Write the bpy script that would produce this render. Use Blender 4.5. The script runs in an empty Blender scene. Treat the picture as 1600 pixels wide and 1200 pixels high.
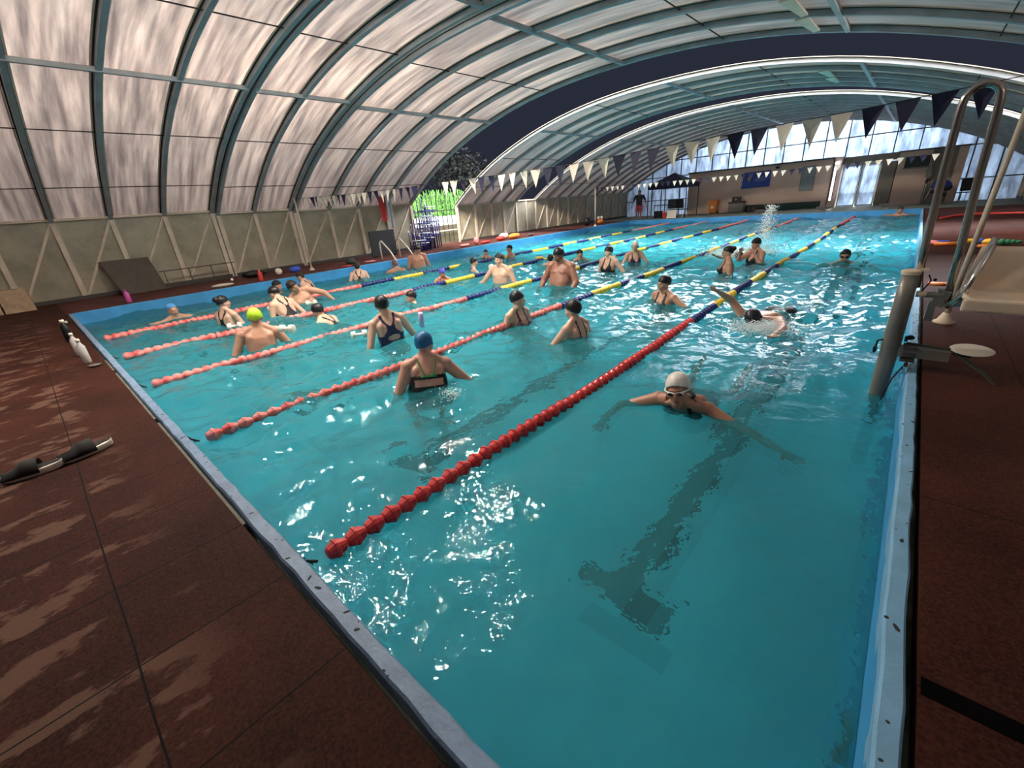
import bpy, bmesh, math, random
import numpy as np
from mathutils import Vector, Matrix

random.seed(7)
rng = np.random.default_rng(11)
scene = bpy.context.scene
PI = math.pi

# ------------------------------------------------------------------ camera
def cam_axes(yaw, pitch, roll):
    cy, sy, cp, sp, cr, sr = math.cos(yaw), math.sin(yaw), math.cos(pitch), math.sin(pitch), math.cos(roll), math.sin(roll)
    f = Vector((-sy*cp, cy*cp, sp)); r = Vector((cy, sy, 0)); u = r.cross(f)
    return cr*r + sr*u, -sr*r + cr*u, f
R_, U_, F_ = cam_axes(.7524, -.3984, -.0824)
cd = bpy.data.cameras.new('camera'); cam = bpy.data.objects.new('camera', cd)
scene.collection.objects.link(cam)
cam.matrix_world = Matrix(((R_.x, U_.x, -F_.x, 12.893), (R_.y, U_.y, -F_.y, -.4006), (R_.z, U_.z, -F_.z, 1.3987), (0, 0, 0, 1)))
cd.sensor_width = 36; cd.lens = 660.36/1600*36; cd.clip_start = .02; cd.clip_end = 300
scene.camera = cam

# ------------------------------------------------------------------ world, exposure, lights
scene.view_settings.view_transform = 'Standard'; scene.view_settings.look = 'None'
scene.view_settings.exposure = 1.85; scene.view_settings.gamma = 1
w = bpy.data.worlds.new('night_sky'); scene.world = w; w.use_nodes = True
bg = w.node_tree.nodes['Background']; bg.inputs[0].default_value = (.040, .046, .075, 1); bg.inputs[1].default_value = .15

def srgb(r, g, b):
    f = lambda c: (c/255/12.92 if c/255 <= .04045 else ((c/255+.055)/1.055)**2.4)
    return (f(r), f(g), f(b), 1)

def area_light(name, loc, target, sx, sy, power, col):
    l = bpy.data.lights.new(name, 'AREA'); l.shape = 'RECTANGLE'; l.size = sx; l.size_y = sy; l.energy = power; l.color = col
    o = bpy.data.objects.new(name, l); scene.collection.objects.link(o)
    o.location = loc; o.rotation_euler = (Vector(target)-Vector(loc)).to_track_quat('-Z', 'Y').to_euler()
    return o
WARM = (1, .90, .78); COOL = (.80, .90, 1)
LAMPS = [((6.7, -1.2, 4.42), (6.7, -1.0, 0), 30), ((6.7, 1.6, 4.45), (6.2, 1.8, 0), 65), ((6.7, 4.6, 4.42), (6.4, 4.8, 0), 95),
         ((15.3, 2.2, 2.72), (5.0, 5.0, 2.6), 300), ((15.3, 7.5, 2.66), (4.0, 9.0, 2.6), 330), ((15.3, 14.8, 2.5), (4.0, 16.0, 2.2), 300)]
for loc, tgt, p in LAMPS:
    area_light('floodlight_lamp', loc, tgt, .42, .26, p, WARM)
# unseen lamps added outside to make the far gable and roof sheets glow
area_light('fill_light_gable', (8, 36.0, 5.5), (7, 29, 2.2), 5.0, 2.0, 3600, (.92, .96, 1))  # added backlight for the gable sheets
area_light('fill_light_roof', (1.8, 5.6, 8.6), (2.6, 5.8, 4), .8, .8, 700, (1, .82, .62))  # added warm lamps for hot spots on the left roof sheets
area_light('fill_light_roof', (3.8, 11.3, 8.4), (3.8, 10.2, 4), .8, .8, 300, (1, .82, .62))
area_light('fill_light_roof', (2.0, 1.8, 8.4), (1.6, 2.0, 4), .8, .8, 300, (1, .85, .7))
area_light('fill_light_high', (4.5, 1.5, 16.5), (5.4, 2.0, 4), 20, 13, 7400, (1, .95, .93))  # added overhead fill that brightens the whole roof from outside
area_light('fill_light_high', (6.0, 27.0, 15.5), (6.4, 26.0, 4), 20, 9, 5200, (.95, .96, 1))
area_light('yard_light_hedge', (-3.6, 15.0, 3.6), (-6.5, 15.2, 1.4), .5, .3, 15, (.95, 1, .75))

# ------------------------------------------------------------------ materials
MATS = {}
def mat(name, col, rough=.6, metal=0, var=0.0, vscale=6, bump=0.0, bscale=40, spec=.5, trans=0.0, col2=None, contrast=(.35, .65), stretch=(1, 1, 1)):
    m = bpy.data.materials.new(name); m.use_nodes = True; nt = m.node_tree; n = nt.nodes; L = nt.links
    b = n['Principled BSDF']
    if len(col) == 3: col = srgb(*col)
    b.inputs['Base Color'].default_value = col; b.inputs['Roughness'].default_value = rough; b.inputs['Metallic'].default_value = metal
    b.inputs['Specular IOR Level'].default_value = spec
    tc = n.new('ShaderNodeTexCoord'); mp = n.new('ShaderNodeMapping'); mp.inputs['Scale'].default_value = stretch
    L.new(tc.outputs['Object'], mp.inputs[0])
    if var or col2:
        no = n.new('ShaderNodeTexNoise'); no.inputs['Scale'].default_value = vscale; no.inputs['Detail'].default_value = 5
        L.new(mp.outputs[0], no.inputs['Vector'])
        cr = n.new('ShaderNodeValToRGB'); cr.color_ramp.elements[0].position = contrast[0]; cr.color_ramp.elements[1].position = contrast[1]
        if col2:
            c2 = srgb(*col2) if len(col2) == 3 else col2
            cr.color_ramp.elements[0].color = col; cr.color_ramp.elements[1].color = c2
        else:
            cr.color_ramp.elements[0].color = tuple(c*(1-var) for c in col[:3])+(1,)
            cr.color_ramp.elements[1].color = tuple(min(1, c*(1+var)) for c in col[:3])+(1,)
        L.new(no.outputs['Fac'], cr.inputs[0]); L.new(cr.outputs[0], b.inputs['Base Color'])
    if bump:
        nb = n.new('ShaderNodeTexNoise'); nb.inputs['Scale'].default_value = bscale; nb.inputs['Detail'].default_value = 3
        L.new(mp.outputs[0], nb.inputs['Vector'])
        bp = n.new('ShaderNodeBump'); bp.inputs['Strength'].default_value = bump; bp.inputs['Distance'].default_value = .01
        L.new(nb.outputs['Fac'], bp.inputs['Height']); L.new(bp.outputs[0], b.inputs['Normal'])
    MATS[name] = m
    return m

def panel_material(name, col, dark, transl, streak_axis, tcol=None):
    """milky polycarbonate: diffuse + translucent + satin gloss, with lighter and darker noise streaks"""
    m = bpy.data.materials.new(name); m.use_nodes = True; nt = m.node_tree; n = nt.nodes; L = nt.links
    for x in list(n): n.remove(x)
    out = n.new('ShaderNodeOutputMaterial'); tc = n.new('ShaderNodeTexCoord')
    mp = n.new('ShaderNodeMapping'); mp.inputs['Scale'].default_value = streak_axis
    L.new(tc.outputs['Object'], mp.inputs[0])
    no = n.new('ShaderNodeTexNoise'); no.inputs['Scale'].default_value = 1.0; no.inputs['Detail'].default_value = 6; no.inputs['Roughness'].default_value = .62
    L.new(mp.outputs[0], no.inputs['Vector'])
    cr = n.new('ShaderNodeValToRGB'); cr.color_ramp.elements[0].position = .33; cr.color_ramp.elements[1].position = .68
    cr.color_ramp.elements[0].color = srgb(*dark); cr.color_ramp.elements[1].color = srgb(*col)
    L.new(no.outputs['Fac'], cr.inputs[0])
    d = n.new('ShaderNodeBsdfDiffuse'); t = n.new('ShaderNodeBsdfTranslucent'); g = n.new('ShaderNodeBsdfGlossy')
    g.inputs['Roughness'].default_value = .32; g.inputs['Color'].default_value = (.8, .78, .76, 1)
    L.new(cr.outputs[0], d.inputs[0]); L.new(cr.outputs[0], t.inputs[0])
    mx = n.new('ShaderNodeMixShader'); mx.inputs[0].default_value = transl; L.new(d.outputs[0], mx.inputs[1]); L.new(t.outputs[0], mx.inputs[2])
    fr = n.new('ShaderNodeFresnel'); fr.inputs[0].default_value = 1.5
    m2 = n.new('ShaderNodeMixShader'); L.new(fr.outputs[0], m2.inputs[0]); L.new(mx.outputs[0], m2.inputs[1]); L.new(g.outputs[0], m2.inputs[2])
    L.new(m2.outputs[0], out.inputs[0]); MATS[name] = m
    return m

def water_material():
    m = bpy.data.materials.new('water'); m.use_nodes = True; nt = m.node_tree; n = nt.nodes; L = nt.links
    for x in list(n): n.remove(x)
    out = n.new('ShaderNodeOutputMaterial'); tc = n.new('ShaderNodeTexCoord')
    no = n.new('ShaderNodeTexNoise'); no.inputs['Scale'].default_value = 9; no.inputs['Detail'].default_value = 3
    L.new(tc.outputs['Object'], no.inputs['Vector'])
    bp = n.new('ShaderNodeBump'); bp.inputs['Strength'].default_value = .8; bp.inputs['Distance'].default_value = .02
    L.new(no.outputs['Fac'], bp.inputs['Height'])
    rf = n.new('ShaderNodeBsdfRefraction'); rf.inputs['IOR'].default_value = 1.33; rf.inputs['Roughness'].default_value = 0
    rf.inputs['Color'].default_value = (.38, .86, .92, 1)
    tr = n.new('ShaderNodeBsdfTransparent'); tr.inputs[0].default_value = (.45, .90, .95, 1)
    df = n.new('ShaderNodeBsdfDiffuse'); df.inputs[0].default_value = WATER_BODY
    gl = n.new('ShaderNodeBsdfGlossy'); gl.inputs['Roughness'].default_value = .035
    fr = n.new('ShaderNodeFresnel'); fr.inputs[0].default_value = 1.33
    for s in (rf, gl, fr): L.new(bp.outputs[0], s.inputs['Normal'])
    a = n.new('ShaderNodeMixShader'); a.inputs[0].default_value = .84; L.new(tr.outputs[0], a.inputs[1]); L.new(rf.outputs[0], a.inputs[2])
    b = n.new('ShaderNodeMixShader'); b.inputs[0].default_value = .25; L.new(a.outputs[0], b.inputs[1]); L.new(df.outputs[0], b.inputs[2])
    c = n.new('ShaderNodeMixShader'); L.new(fr.outputs[0], c.inputs[0]); L.new(b.outputs[0], c.inputs[1]); L.new(gl.outputs[0], c.inputs[2])
    L.new(c.outputs[0], out.inputs[0]); MATS['water'] = m
    return m
WATER_BODY = (.07, .48, .56, 1)

def deck_material(name, base, light, ox, oy, px, py, patches=True):
    """rubber tiles: seams on a grid, fibre speckle, pale dried patches"""
    m = bpy.data.materials.new(name); m.use_nodes = True; nt = m.node_tree; n = nt.nodes; L = nt.links
    b = n['Principled BSDF']; b.inputs['Roughness'].default_value = .72; b.inputs['Specular IOR Level'].default_value = .12
    tc = n.new('ShaderNodeTexCoord'); sp = n.new('ShaderNodeSeparateXYZ')
    wn = n.new('ShaderNodeTexNoise'); wn.inputs['Scale'].default_value = 1.3; L.new(tc.outputs['Object'], wn.inputs['Vector'])
    vm = n.new('ShaderNodeVectorMath'); vm.operation = 'MULTIPLY_ADD'; vm.inputs[1].default_value = (.018, .018, .018)
    L.new(wn.outputs['Color'], vm.inputs[0]); L.new(tc.outputs['Object'], vm.inputs[2]); L.new(vm.outputs[0], sp.inputs[0])
    def M(op, a, bb=None, c=None):
        x = n.new('ShaderNodeMath'); x.operation = op
        for i, v in enumerate((a, bb, c)):
            if v is None: continue
            if isinstance(v, (int, float)): x.inputs[i].default_value = v
            else: L.new(v, x.inputs[i])
        return x.outputs[0]
    def seam(o, off, pitch):
        f = M('FRACT', M('DIVIDE', M('SUBTRACT', o, off), pitch))
        d = M('MULTIPLY', M('MINIMUM', f, M('SUBTRACT', 1.0, f)), pitch)
        return M('LESS_THAN', d, .0035)
    s = M('MAXIMUM', seam(sp.outputs[0], ox+.009, px), seam(sp.outputs[1], oy+.009, py))
    sk = n.new('ShaderNodeTexNoise'); sk.inputs['Scale'].default_value = 95; sk.inputs['Detail'].default_value = 4; L.new(tc.outputs['Object'], sk.inputs['Vector'])
    bl = n.new('ShaderNodeTexNoise'); bl.inputs['Scale'].default_value = 1.6; bl.inputs['Detail'].default_value = 5; L.new(tc.outputs['Object'], bl.inputs['Vector'])
    c1 = n.new('ShaderNodeValToRGB'); e = c1.color_ramp.elements; e[0].position = .38; e[1].position = .64
    e[0].color = tuple(c*.45 for c in base[:3])+(1,); e[1].color = tuple(c*1.5 for c in base[:3])+(1,)
    L.new(M('ADD', M('MULTIPLY', sk.outputs['Fac'], .6), M('MULTIPLY', bl.outputs['Fac'], .4)), c1.inputs[0])
    col = c1.outputs[0]
    if patches:
        mp = n.new('ShaderNodeMapping'); mp.inputs['Scale'].default_value = (2.2, 1.1, 1); mp.inputs['Rotation'].default_value = (0, 0, .5)
        L.new(tc.outputs['Object'], mp.inputs[0])
        pn = n.new('ShaderNodeTexNoise'); pn.inputs['Scale'].default_value = 2.3; pn.inputs['Detail'].default_value = 7; pn.inputs['Roughness'].default_value = .62
        L.new(mp.outputs[0], pn.inputs['Vector'])
        cr = n.new('ShaderNodeValToRGB'); cr.color_ramp.elements[0].position = .535; cr.color_ramp.elements[1].position = .575
        L.new(pn.outputs['Fac'], cr.inputs[0])
        mx = n.new('ShaderNodeMix'); mx.data_type = 'RGBA'
        # only towards the outer (dry) side of the near deck
        msk = M('MULTIPLY', cr.outputs[0], M('SMOOTH_MIN', M('MAXIMUM', M('MULTIPLY', M('SUBTRACT', -.30, sp.outputs[1]), 4.0), 0.0), 1.0, .1))
        L.new(M('MULTIPLY', msk, .62), mx.inputs[0]); L.new(col, mx.inputs[6]); mx.inputs[7].default_value = light
        col = mx.outputs[2]
    m2 = n.new('ShaderNodeMix'); m2.data_type = 'RGBA'; L.new(s, m2.inputs[0]); L.new(col, m2.inputs[6]); m2.inputs[7].default_value = (.004, .003, .003, 1)
    L.new(m2.outputs[2], b.inputs['Base Color'])
    bp = n.new('ShaderNodeBump'); bp.inputs['Strength'].default_value = .5; bp.inputs['Distance'].default_value = .004
    L.new(sk.outputs['Fac'], bp.inputs['Height']); L.new(bp.outputs[0], b.inputs['Normal'])
    MATS[name] = m
    return m

deck_material('rubber', srgb(60, 30, 21), srgb(112, 84, 70), 10.63, -.60, .532, 1.08)
deck_material('rubber_right', srgb(66, 33, 25), srgb(120, 95, 80), 13.70, .94, 1.08, 1.09, False)
deck_material('rubber_left', srgb(92, 56, 52), srgb(120, 95, 80), -.35, .0, 1.06, 1.06, False)
panel_material('roof_sheet', (230, 222, 218), (170, 162, 162), .42, (.55, 7.5, .55))
panel_material('wall_sheet', (206, 198, 176), (164, 158, 138), .35, (1.5, 1.5, 1.5))
panel_material('gable_sheet', (205, 218, 232), (140, 150, 165), .75, (4.0, 1.0, 1.2))
water_material()
mat('frame_steel', (150, 156, 160), .45, .0, var=.12, vscale=3)
mat('frame_cream', (205, 190, 170), .55, var=.10, vscale=4)
mat('gasket', (28, 26, 26), .7)
mat('pool_wall_blue', (66, 150, 205), .45, var=.10, vscale=2.5)
mat('pool_floor_paint', (130, 222, 232), .6, var=.10, vscale=1.2)
mat('line_paint', (14, 40, 52), .6)
mat('coping_grey', (122, 146, 174), .5, var=.15, vscale=9, bump=.4, bscale=60)
mat('coping_blue', (124, 174, 208), .5, var=.10, vscale=7, bump=.3, bscale=60)
mat('chip', (40, 50, 52), .8)
mat('algae_concrete', (58, 66, 42), .85, col2=(110, 112, 96), vscale=5)
mat('concrete', (112, 120, 108), .75, var=.2, vscale=2)
mat('pale_strip', (104, 102, 90), .8, var=.25, vscale=12)
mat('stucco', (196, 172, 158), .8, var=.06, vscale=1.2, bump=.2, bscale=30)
mat('stucco_grey', (128, 124, 116), .8, var=.05)  # greyer, darker stucco for bay, partition, lintel and sill
mat('green_skirting', (24, 52, 46), .6)
mat('dark_trim', (70, 66, 62), .6)
mat('steel_tube', (176, 168, 160), .22, 1.0)
mat('chrome', (215, 212, 205), .15, 1.0)
mat('mast_grey', (128, 124, 118), .35, .25, var=.10, vscale=5)
mat('plastic_white', (232, 222, 205), .4)
mat('plastic_beige', (226, 206, 180), .38)
mat('plastic_black', (18, 18, 20), .4)
mat('rubber_black', (24, 23, 22), .8)
mat('void_black', (3, 3, 3), .95, spec=.05)
mat('webbing', (50, 62, 50), .8)
mat('navy_cloth', (26, 28, 58), .8)
mat('white_cloth', (214, 206, 190), .8)
mat('cream_cloth', (206, 192, 168), .8)
mat('red_cloth', (170, 44, 48), .85)
mat('grey_cloth', (150, 150, 150), .85, var=.1)
mat('cord', (40, 38, 38), .7)
mat('wire', (70, 66, 60), .4, .6)
mat('bead_red', (214, 62, 62), .35, var=.10, vscale=5)
mat('bead_pink', (236, 138, 130), .4, col2=(222, 84, 82), vscale=9, contrast=(.50, .60))
mat('bead_navy', (26, 36, 104), .35)
mat('bead_yellow', (244, 204, 66), .35, var=.06)
mat('dark_board', (46, 46, 48), .55)
mat('brown_board', (84, 76, 68), .8, var=.12, vscale=8)
mat('tan_board', (176, 150, 122), .8, var=.14, vscale=10)
mat('leaf_green', (120, 190, 70), .6, col2=(40, 90, 34), vscale=5)
mat('leaf_dark', (12, 20, 15), .8, var=.4, vscale=2)
mat('ground', (40, 40, 36), .95, var=.2, vscale=1)
mat('white_wall', (190, 196, 188), .8, var=.08)
mat('stone_wall', (96, 88, 68), .9, var=.2, vscale=3)
mat('fence_dark', (26, 28, 30), .6)
mat('pvc_blue', (34, 42, 120), .35)
mat('pvc_white', (226, 230, 238), .35)
mat('orange', (240, 132, 50), .5)
mat('pink', (240, 150, 150), .5)
mat('yellow', (246, 196, 52), .45)
mat('green', (50, 128, 88), .5)
mat('blue', (60, 90, 210), .45)
mat('red', (206, 60, 58), .5)
mat('magenta', (196, 84, 160), .4)
mat('orange_bin', (206, 124, 58), .55)
mat('banner_blue', (38, 62, 140), .7)
mat('banner_text', (130, 150, 190), .7)
mat('banner_gold', (150, 140, 60), .7)
mat('louver', (150, 165, 172), .45)
mat('door_white', (222, 228, 232), .5)
mat('foam', (236, 244, 244), .5)
mat('ball_white', (236, 230, 214), .5)
mat('dumbbell', (240, 240, 226), .6)
mat('lilac', (200, 186, 230), .5)
mat('clear_plastic', (200, 196, 190), .15)
mat('eye_dark', (20, 14, 12), .3)
mat('lip', (150, 74, 66), .5)
mat('goggle_lens', (24, 26, 34), .1)
mat('goggle_white', (232, 230, 226), .4)
mat('hair_black', (20, 17, 17), .55, bump=.6, bscale=90, stretch=(1, 1, .25))
mat('hair_brown', (50, 34, 28), .6, bump=.6, bscale=90)
mat('hair_grey', (120, 96, 88), .6)
for k, c in dict(cap_black=(24, 24, 28), cap_white=(240, 232, 220), cap_lime=(190, 230, 50), cap_blue=(34, 108, 158), cap_light_blue=(90, 160, 225),
                 cap_purple=(84, 78, 190), suit_black=(20, 20, 24), suit_navy=(34, 34, 78), suit_plum=(70, 32, 62), suit_green=(56, 158, 84),
                 suit_pink=(222, 90, 140), suit_red=(150, 52, 52), trunks_grey=(78, 84, 96), trunks_dark=(30, 34, 44), shirt_blue=(46, 64, 150), shirt_black=(34, 32, 40), trunks_red=(168, 54, 60)).items():
    mat(k, c, .42 if 'cap' in k else .6, bump=.15, bscale=30)
for k, c in dict(skin_fair=(216, 174, 150), skin_tan=(198, 150, 124), skin_warm=(184, 130, 104), skin_pink=(216, 162, 140), skin_brown=(150, 104, 86)).items():
    m = mat(k, c, .42, var=.06, vscale=9)
m = bpy.data.materials.new('lamp_glow'); m.use_nodes = True; m.node_tree.nodes['Principled BSDF'].inputs['Emission Color'].default_value = (.8, .88, 1, 1)
m.node_tree.nodes['Principled BSDF'].inputs['Emission Strength'].default_value = 3.2; MATS['lamp_glow'] = m

# ------------------------------------------------------------------ mesh helpers
class MB:
    def __init__(s): s.v = []; s.f = []; s.m = []; s.mats = []; s.cur = 0
    def use(s, name):
        if name not in s.mats: s.mats.append(name)
        s.cur = s.mats.index(name); return s
    def add(s, vs, fs):
        o = len(s.v); s.v += [tuple(v) for v in vs]
        for f in fs: s.f.append(tuple(i+o for i in f)); s.m.append(s.cur)
        return s
    def box(s, c, size, rot=None, taper=1.0):
        hx, hy, hz = size[0]/2, size[1]/2, size[2]/2
        vs = [Vector((x*hx*(taper if z > 0 else 1), y*hy*(taper if z > 0 else 1), z*hz)) for z in (-1, 1) for y in (-1, 1) for x in (-1, 1)]
        if rot is not None: vs = [rot @ v for v in vs]
        vs = [v+Vector(c) for v in vs]
        return s.add(vs, [(0, 2, 3, 1), (4, 5, 7, 6), (0, 1, 5, 4), (2, 6, 7, 3), (1, 3, 7, 5), (0, 4, 6, 2)])
    def b2(s, a, b): # box by corners
        return s.box([(a[i]+b[i])/2 for i in range(3)], [abs(b[i]-a[i]) for i in range(3)])
    def tube(s, pts, r, n=10, caps=True, flat=None):
        pts = [Vector(p) for p in pts]; k = len(pts); rs = r if isinstance(r, (list, tuple)) else [r]*k
        t0 = (pts[1]-pts[0]).normalized(); up = Vector((0, 0, 1)) if abs(t0.z) < .9 else Vector((0, 1, 0))
        a = t0.cross(up).normalized(); vs = []
        for i, p in enumerate(pts):
            t = (pts[min(i+1, k-1)]-pts[max(i-1, 0)]).normalized()
            a = (a-t*a.dot(t)).normalized(); b = t.cross(a)
            for j in range(n):
                an = 2*PI*j/n; vs.append(p+(a*math.cos(an)+b*math.sin(an))*rs[i])
        fs = [(i*n+j, i*n+(j+1) % n, (i+1)*n+(j+1) % n, (i+1)*n+j) for i in range(k-1) for j in range(n)]
        if caps: fs += [tuple(range(n-1, -1, -1)), tuple((k-1)*n+j for j in range(n))]
        return s.add(vs, fs)
    def bar(s, p, q, wa, wb, up=(0, 0, 1)): # rectangular bar from p to q
        p, q = Vector(p), Vector(q); t = (q-p).normalized(); a = t.cross(Vector(up)).normalized(); b = a.cross(t)
        vs = [x+a*i*wa/2+b*j*wb/2 for x in (p, q) for i, j in ((-1, -1), (1, -1), (1, 1), (-1, 1))]
        return s.add(vs, [(3, 2, 1, 0), (4, 5, 6, 7)]+[(i, (i+1) % 4, 4+(i+1) % 4, 4+i) for i in range(4)])
    def ell(s, c, r, n=12, k=8, rot=None):
        vs = [Vector((0, 0, -r[2]))]
        for i in range(1, k):
            ph = -PI/2+PI*i/k
            for j in range(n):
                th = 2*PI*j/n; vs.append(Vector((r[0]*math.cos(ph)*math.cos(th), r[1]*math.cos(ph)*math.sin(th), r[2]*math.sin(ph))))
        vs.append(Vector((0, 0, r[2]))); T = len(vs)-1
        fs = [(0, 1+(j+1) % n, 1+j) for j in range(n)]
        for i in range(k-2):
            for j in range(n):
                a = 1+i*n+j; b = 1+i*n+(j+1) % n; fs.append((a, b, b+n, a+n))
        fs += [(T, 1+(k-2)*n+j, 1+(k-2)*n+(j+1) % n) for j in range(n)]
        if rot is not None: vs = [rot @ v for v in vs]
        return s.add([v+Vector(c) for v in vs], fs)
    def lathe(s, prof, c=(0, 0, 0), n=16, axis='z', caps=True):
        vs = []
        for h, r in prof:
            for j in range(n):
                an = 2*PI*j/n; x, y = r*math.cos(an), r*math.sin(an)
                p = {'z': (x, y, h), 'y': (y, h, x), 'x': (h, x, y)}[axis]
                vs.append(Vector(p)+Vector(c))
        k = len(prof)
        fs = [(i*n+j, i*n+(j+1) % n, (i+1)*n+(j+1) % n, (i+1)*n+j) for i in range(k-1) for j in range(n)]
        if caps: fs += [tuple(range(n-1, -1, -1)), tuple((k-1)*n+j for j in range(n))]
        return s.add(vs, fs)
    def loft(s, rings, caps=True):
        n = len(rings[0]); vs = [v for r in rings for v in r]; k = len(rings)
        fs = [(i*n+j, i*n+(j+1) % n, (i+1)*n+(j+1) % n, (i+1)*n+j) for i in range(k-1) for j in range(n)]
        if caps: fs += [tuple(range(n-1, -1, -1)), tuple((k-1)*n+j for j in range(n))]
        return s.add(vs, fs)
    def build(s, name, material=None, parent=None, smooth=False, loc=None, bevel=0):
        me = bpy.data.meshes.new(name); me.from_pydata([tuple(v) for v in s.v], [], s.f)
        if s.mats:
            for mn in s.mats: me.materials.append(MATS[mn])
            me.polygons.foreach_set('material_index', s.m)
        if material:
            me.materials.clear(); me.materials.append(MATS[material])
        if smooth: me.polygons.foreach_set('use_smooth', [True]*len(me.polygons))
        me.update(); o = bpy.data.objects.new(name, me); scene.collection.objects.link(o)
        if parent is not None: o.parent = parent
        if loc is not None: o.location = loc
        if bevel:
            md = o.modifiers.new('bevel', 'BEVEL'); md.width = bevel; md.segments = 2; md.limit_method = 'ANGLE'
        return o

def tag(o, label=None, cat=None, group=None, kind=None):
    if label: o['label'] = label
    if cat: o['category'] = cat
    if group: o['group'] = group
    if kind: o['kind'] = kind
    return o
def empty(name, loc=(0, 0, 0), rz=0, label=None, cat=None, group=None, kind=None):
    o = bpy.data.objects.new(name, None); o.empty_display_size = .1; scene.collection.objects.link(o)
    o.location = loc; o.rotation_euler = (0, 0, rz)
    return tag(o, label, cat, group, kind)
def copy_tree(o, parent=None):
    c = o.copy(); scene.collection.objects.link(c); c.parent = parent
    for ch in list(o.children): copy_tree(ch, c)
    return c
def arc(c, r, a0, a1, n, plane='xz'):
    out = []
    for i in range(n+1):
        a = a0+(a1-a0)*i/n; x, y = r*math.cos(a), r*math.sin(a)
        out.append({'xz': (c[0]+x, c[1], c[2]+y), 'yz': (c[0], c[1]+x, c[2]+y), 'xy': (c[0]+x, c[1]+y, c[2])}[plane])
    return out

# ------------------------------------------------------------------ the place: pool, water, deck
W, LEN, WZ, FZ = 13.10, 25.0, -.242, -1.28     # pool width, length, water level, floor level
b = MB(); b.b2((-.35, -.35, FZ-.15), (W+.35, LEN+.35, FZ)); tag(b.build('floor_pool', 'pool_floor_paint'), 'turquoise painted floor of the swimming pool', kind='structure')
for nm, a, c in (('wall_left', (-.25, -.25, FZ), (0, LEN+.25, -.06)), ('wall_far', (0, LEN, FZ), (W, LEN+.25, -.06)),
                 ('wall_right', (W, -.25, FZ), (W+.03, LEN+.25, -.06)), ('wall_near', (0, -.03, FZ), (W, 0, -.06))):
    b = MB(); b.b2(a, c); tag(b.build(nm, 'pool_wall_blue'), 'blue painted side wall of the pool basin', kind='structure')
# copings
def coping(nm, pts, wdt, material, side, seed, label):
    """a slightly ragged raised edge with small chips, built as a strip of blocks along pts"""
    r = random.Random(seed); b = MB(); (x0, y0), (x1, y1) = pts; n = int(max(abs(x1-x0), abs(y1-y0))/.12)
    rings = []
    for i in range(n+1):
        t = i/n; x, y = x0+(x1-x0)*t, y0+(y1-y0)*t; j = [r.uniform(-.004, .004) for _ in range(2)]
        if side in 'lr':
            s = -1 if side == 'l' else 1
            prof = [(x-s*.0+j[0], -.10), (x+j[0], -.012), (x+s*.008+j[0], 0), (x+s*(wdt-.008)+j[1], 0), (x+s*wdt+j[1], -.012), (x+s*wdt, -.10)]
            rings.append([Vector((a, y, c)) for a, c in prof])
        else:
            s = -1 if side == 'n' else 1
            prof = [(y+j[0], -.10), (y+j[0], -.012), (y+s*.008+j[0], 0), (y+s*(wdt-.008)+j[1], 0), (y+s*wdt+j[1], -.012), (y+s*wdt, -.10)]
            rings.append([Vector((x, a, c)) for a, c in prof])
    b.use(material).loft(rings)
    b.use('chip')
    for _ in range(int(n*.9)):
        t = r.random(); x, y = x0+(x1-x0)*t, y0+(y1-y0)*t; q = r.random()*wdt*.9; sz = r.uniform(.003, .011)
        if side == 'n': c = (x, y-q, .0005)
        elif side == 'r': c = (x+q, y, .0005)
        else: continue
        b.ell(c, (sz*r.uniform(.5, 2), sz*.7, .0015), 6, 4, Matrix.Rotation(r.random()*3, 3, 'Z'))
    return tag(b.build(nm), label, kind='structure')
coping('trim_1', ((-.06, 0), (W, 0)), .066, 'coping_grey', 'n', 1, 'chipped pale blue grey coping along the near edge of the pool')
coping('trim_2', ((W, 0), (W, LEN)), .062, 'coping_blue', 'r', 2, 'light blue coping along the right edge of the pool')
coping('trim_3', ((0, 0), (0, LEN)), .10, 'pool_wall_blue', 'l', 3, 'blue coping along the left edge of the pool')
coping('trim_4', ((0, LEN), (W, LEN)), .14, 'pool_wall_blue', 'f', 4, 'blue coping along the far edge of the pool')
# black T lines on the pool floor, one per lane
LX = [12.02, 9.86, 7.70, 5.61, 3.58, 1.35]
for i, x in enumerate(LX):
    b = MB(); z = FZ+.004
    b.b2((x-.09, 1.50, z-.004), (x+.09, 23.0, z)); b.b2((x-.30, 1.32, z-.004), (x+.30, 1.50, z)); b.b2((x-.48, 23, z-.004), (x+.48, 23.25, z))
    tag(b.build('floor_marking', 'line_paint'), 'dark lane marking with a T end painted on the pool floor', kind='structure')

# water surface with real waves
def water_height(X, Y):
    Z = np.zeros_like(X); r = np.random.default_rng(5)
    calm = .16+.84*np.clip((Y-2.0)/4.0, 0, 1)**1.2; calm = np.maximum(calm, .95*np.clip((10.4-X)/1.6, 0, 1)*np.clip((Y+.6)/1.2, .7, 1))
    calm = np.maximum(calm, .30)
    for i in range(90):
        lam = math.exp(r.uniform(math.log(.16), math.log(1.9))); k = 2*PI/lam
        an = r.normal(-.35, .75) if r.random() < .6 else r.uniform(0, 2*PI)
        Z += (.0105*lam**1.15+.0034*math.exp(-((lam-.30)/.12)**2))/ math.sqrt(30) * np.sin(k*(X*math.cos(an)+Y*math.sin(an)) + r.uniform(0, 6.28) + .8*np.sin(.9*X+1.3*Y+i))*3.0
    return Z*calm
nx, ny = 340, 560
ys = .002+np.linspace(0, 1, ny)**1.35*(LEN-.004); xs = np.linspace(.002, W-.002, nx)
X, Y = np.meshgrid(xs, ys); Z = WZ+water_height(X, Y)
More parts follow.
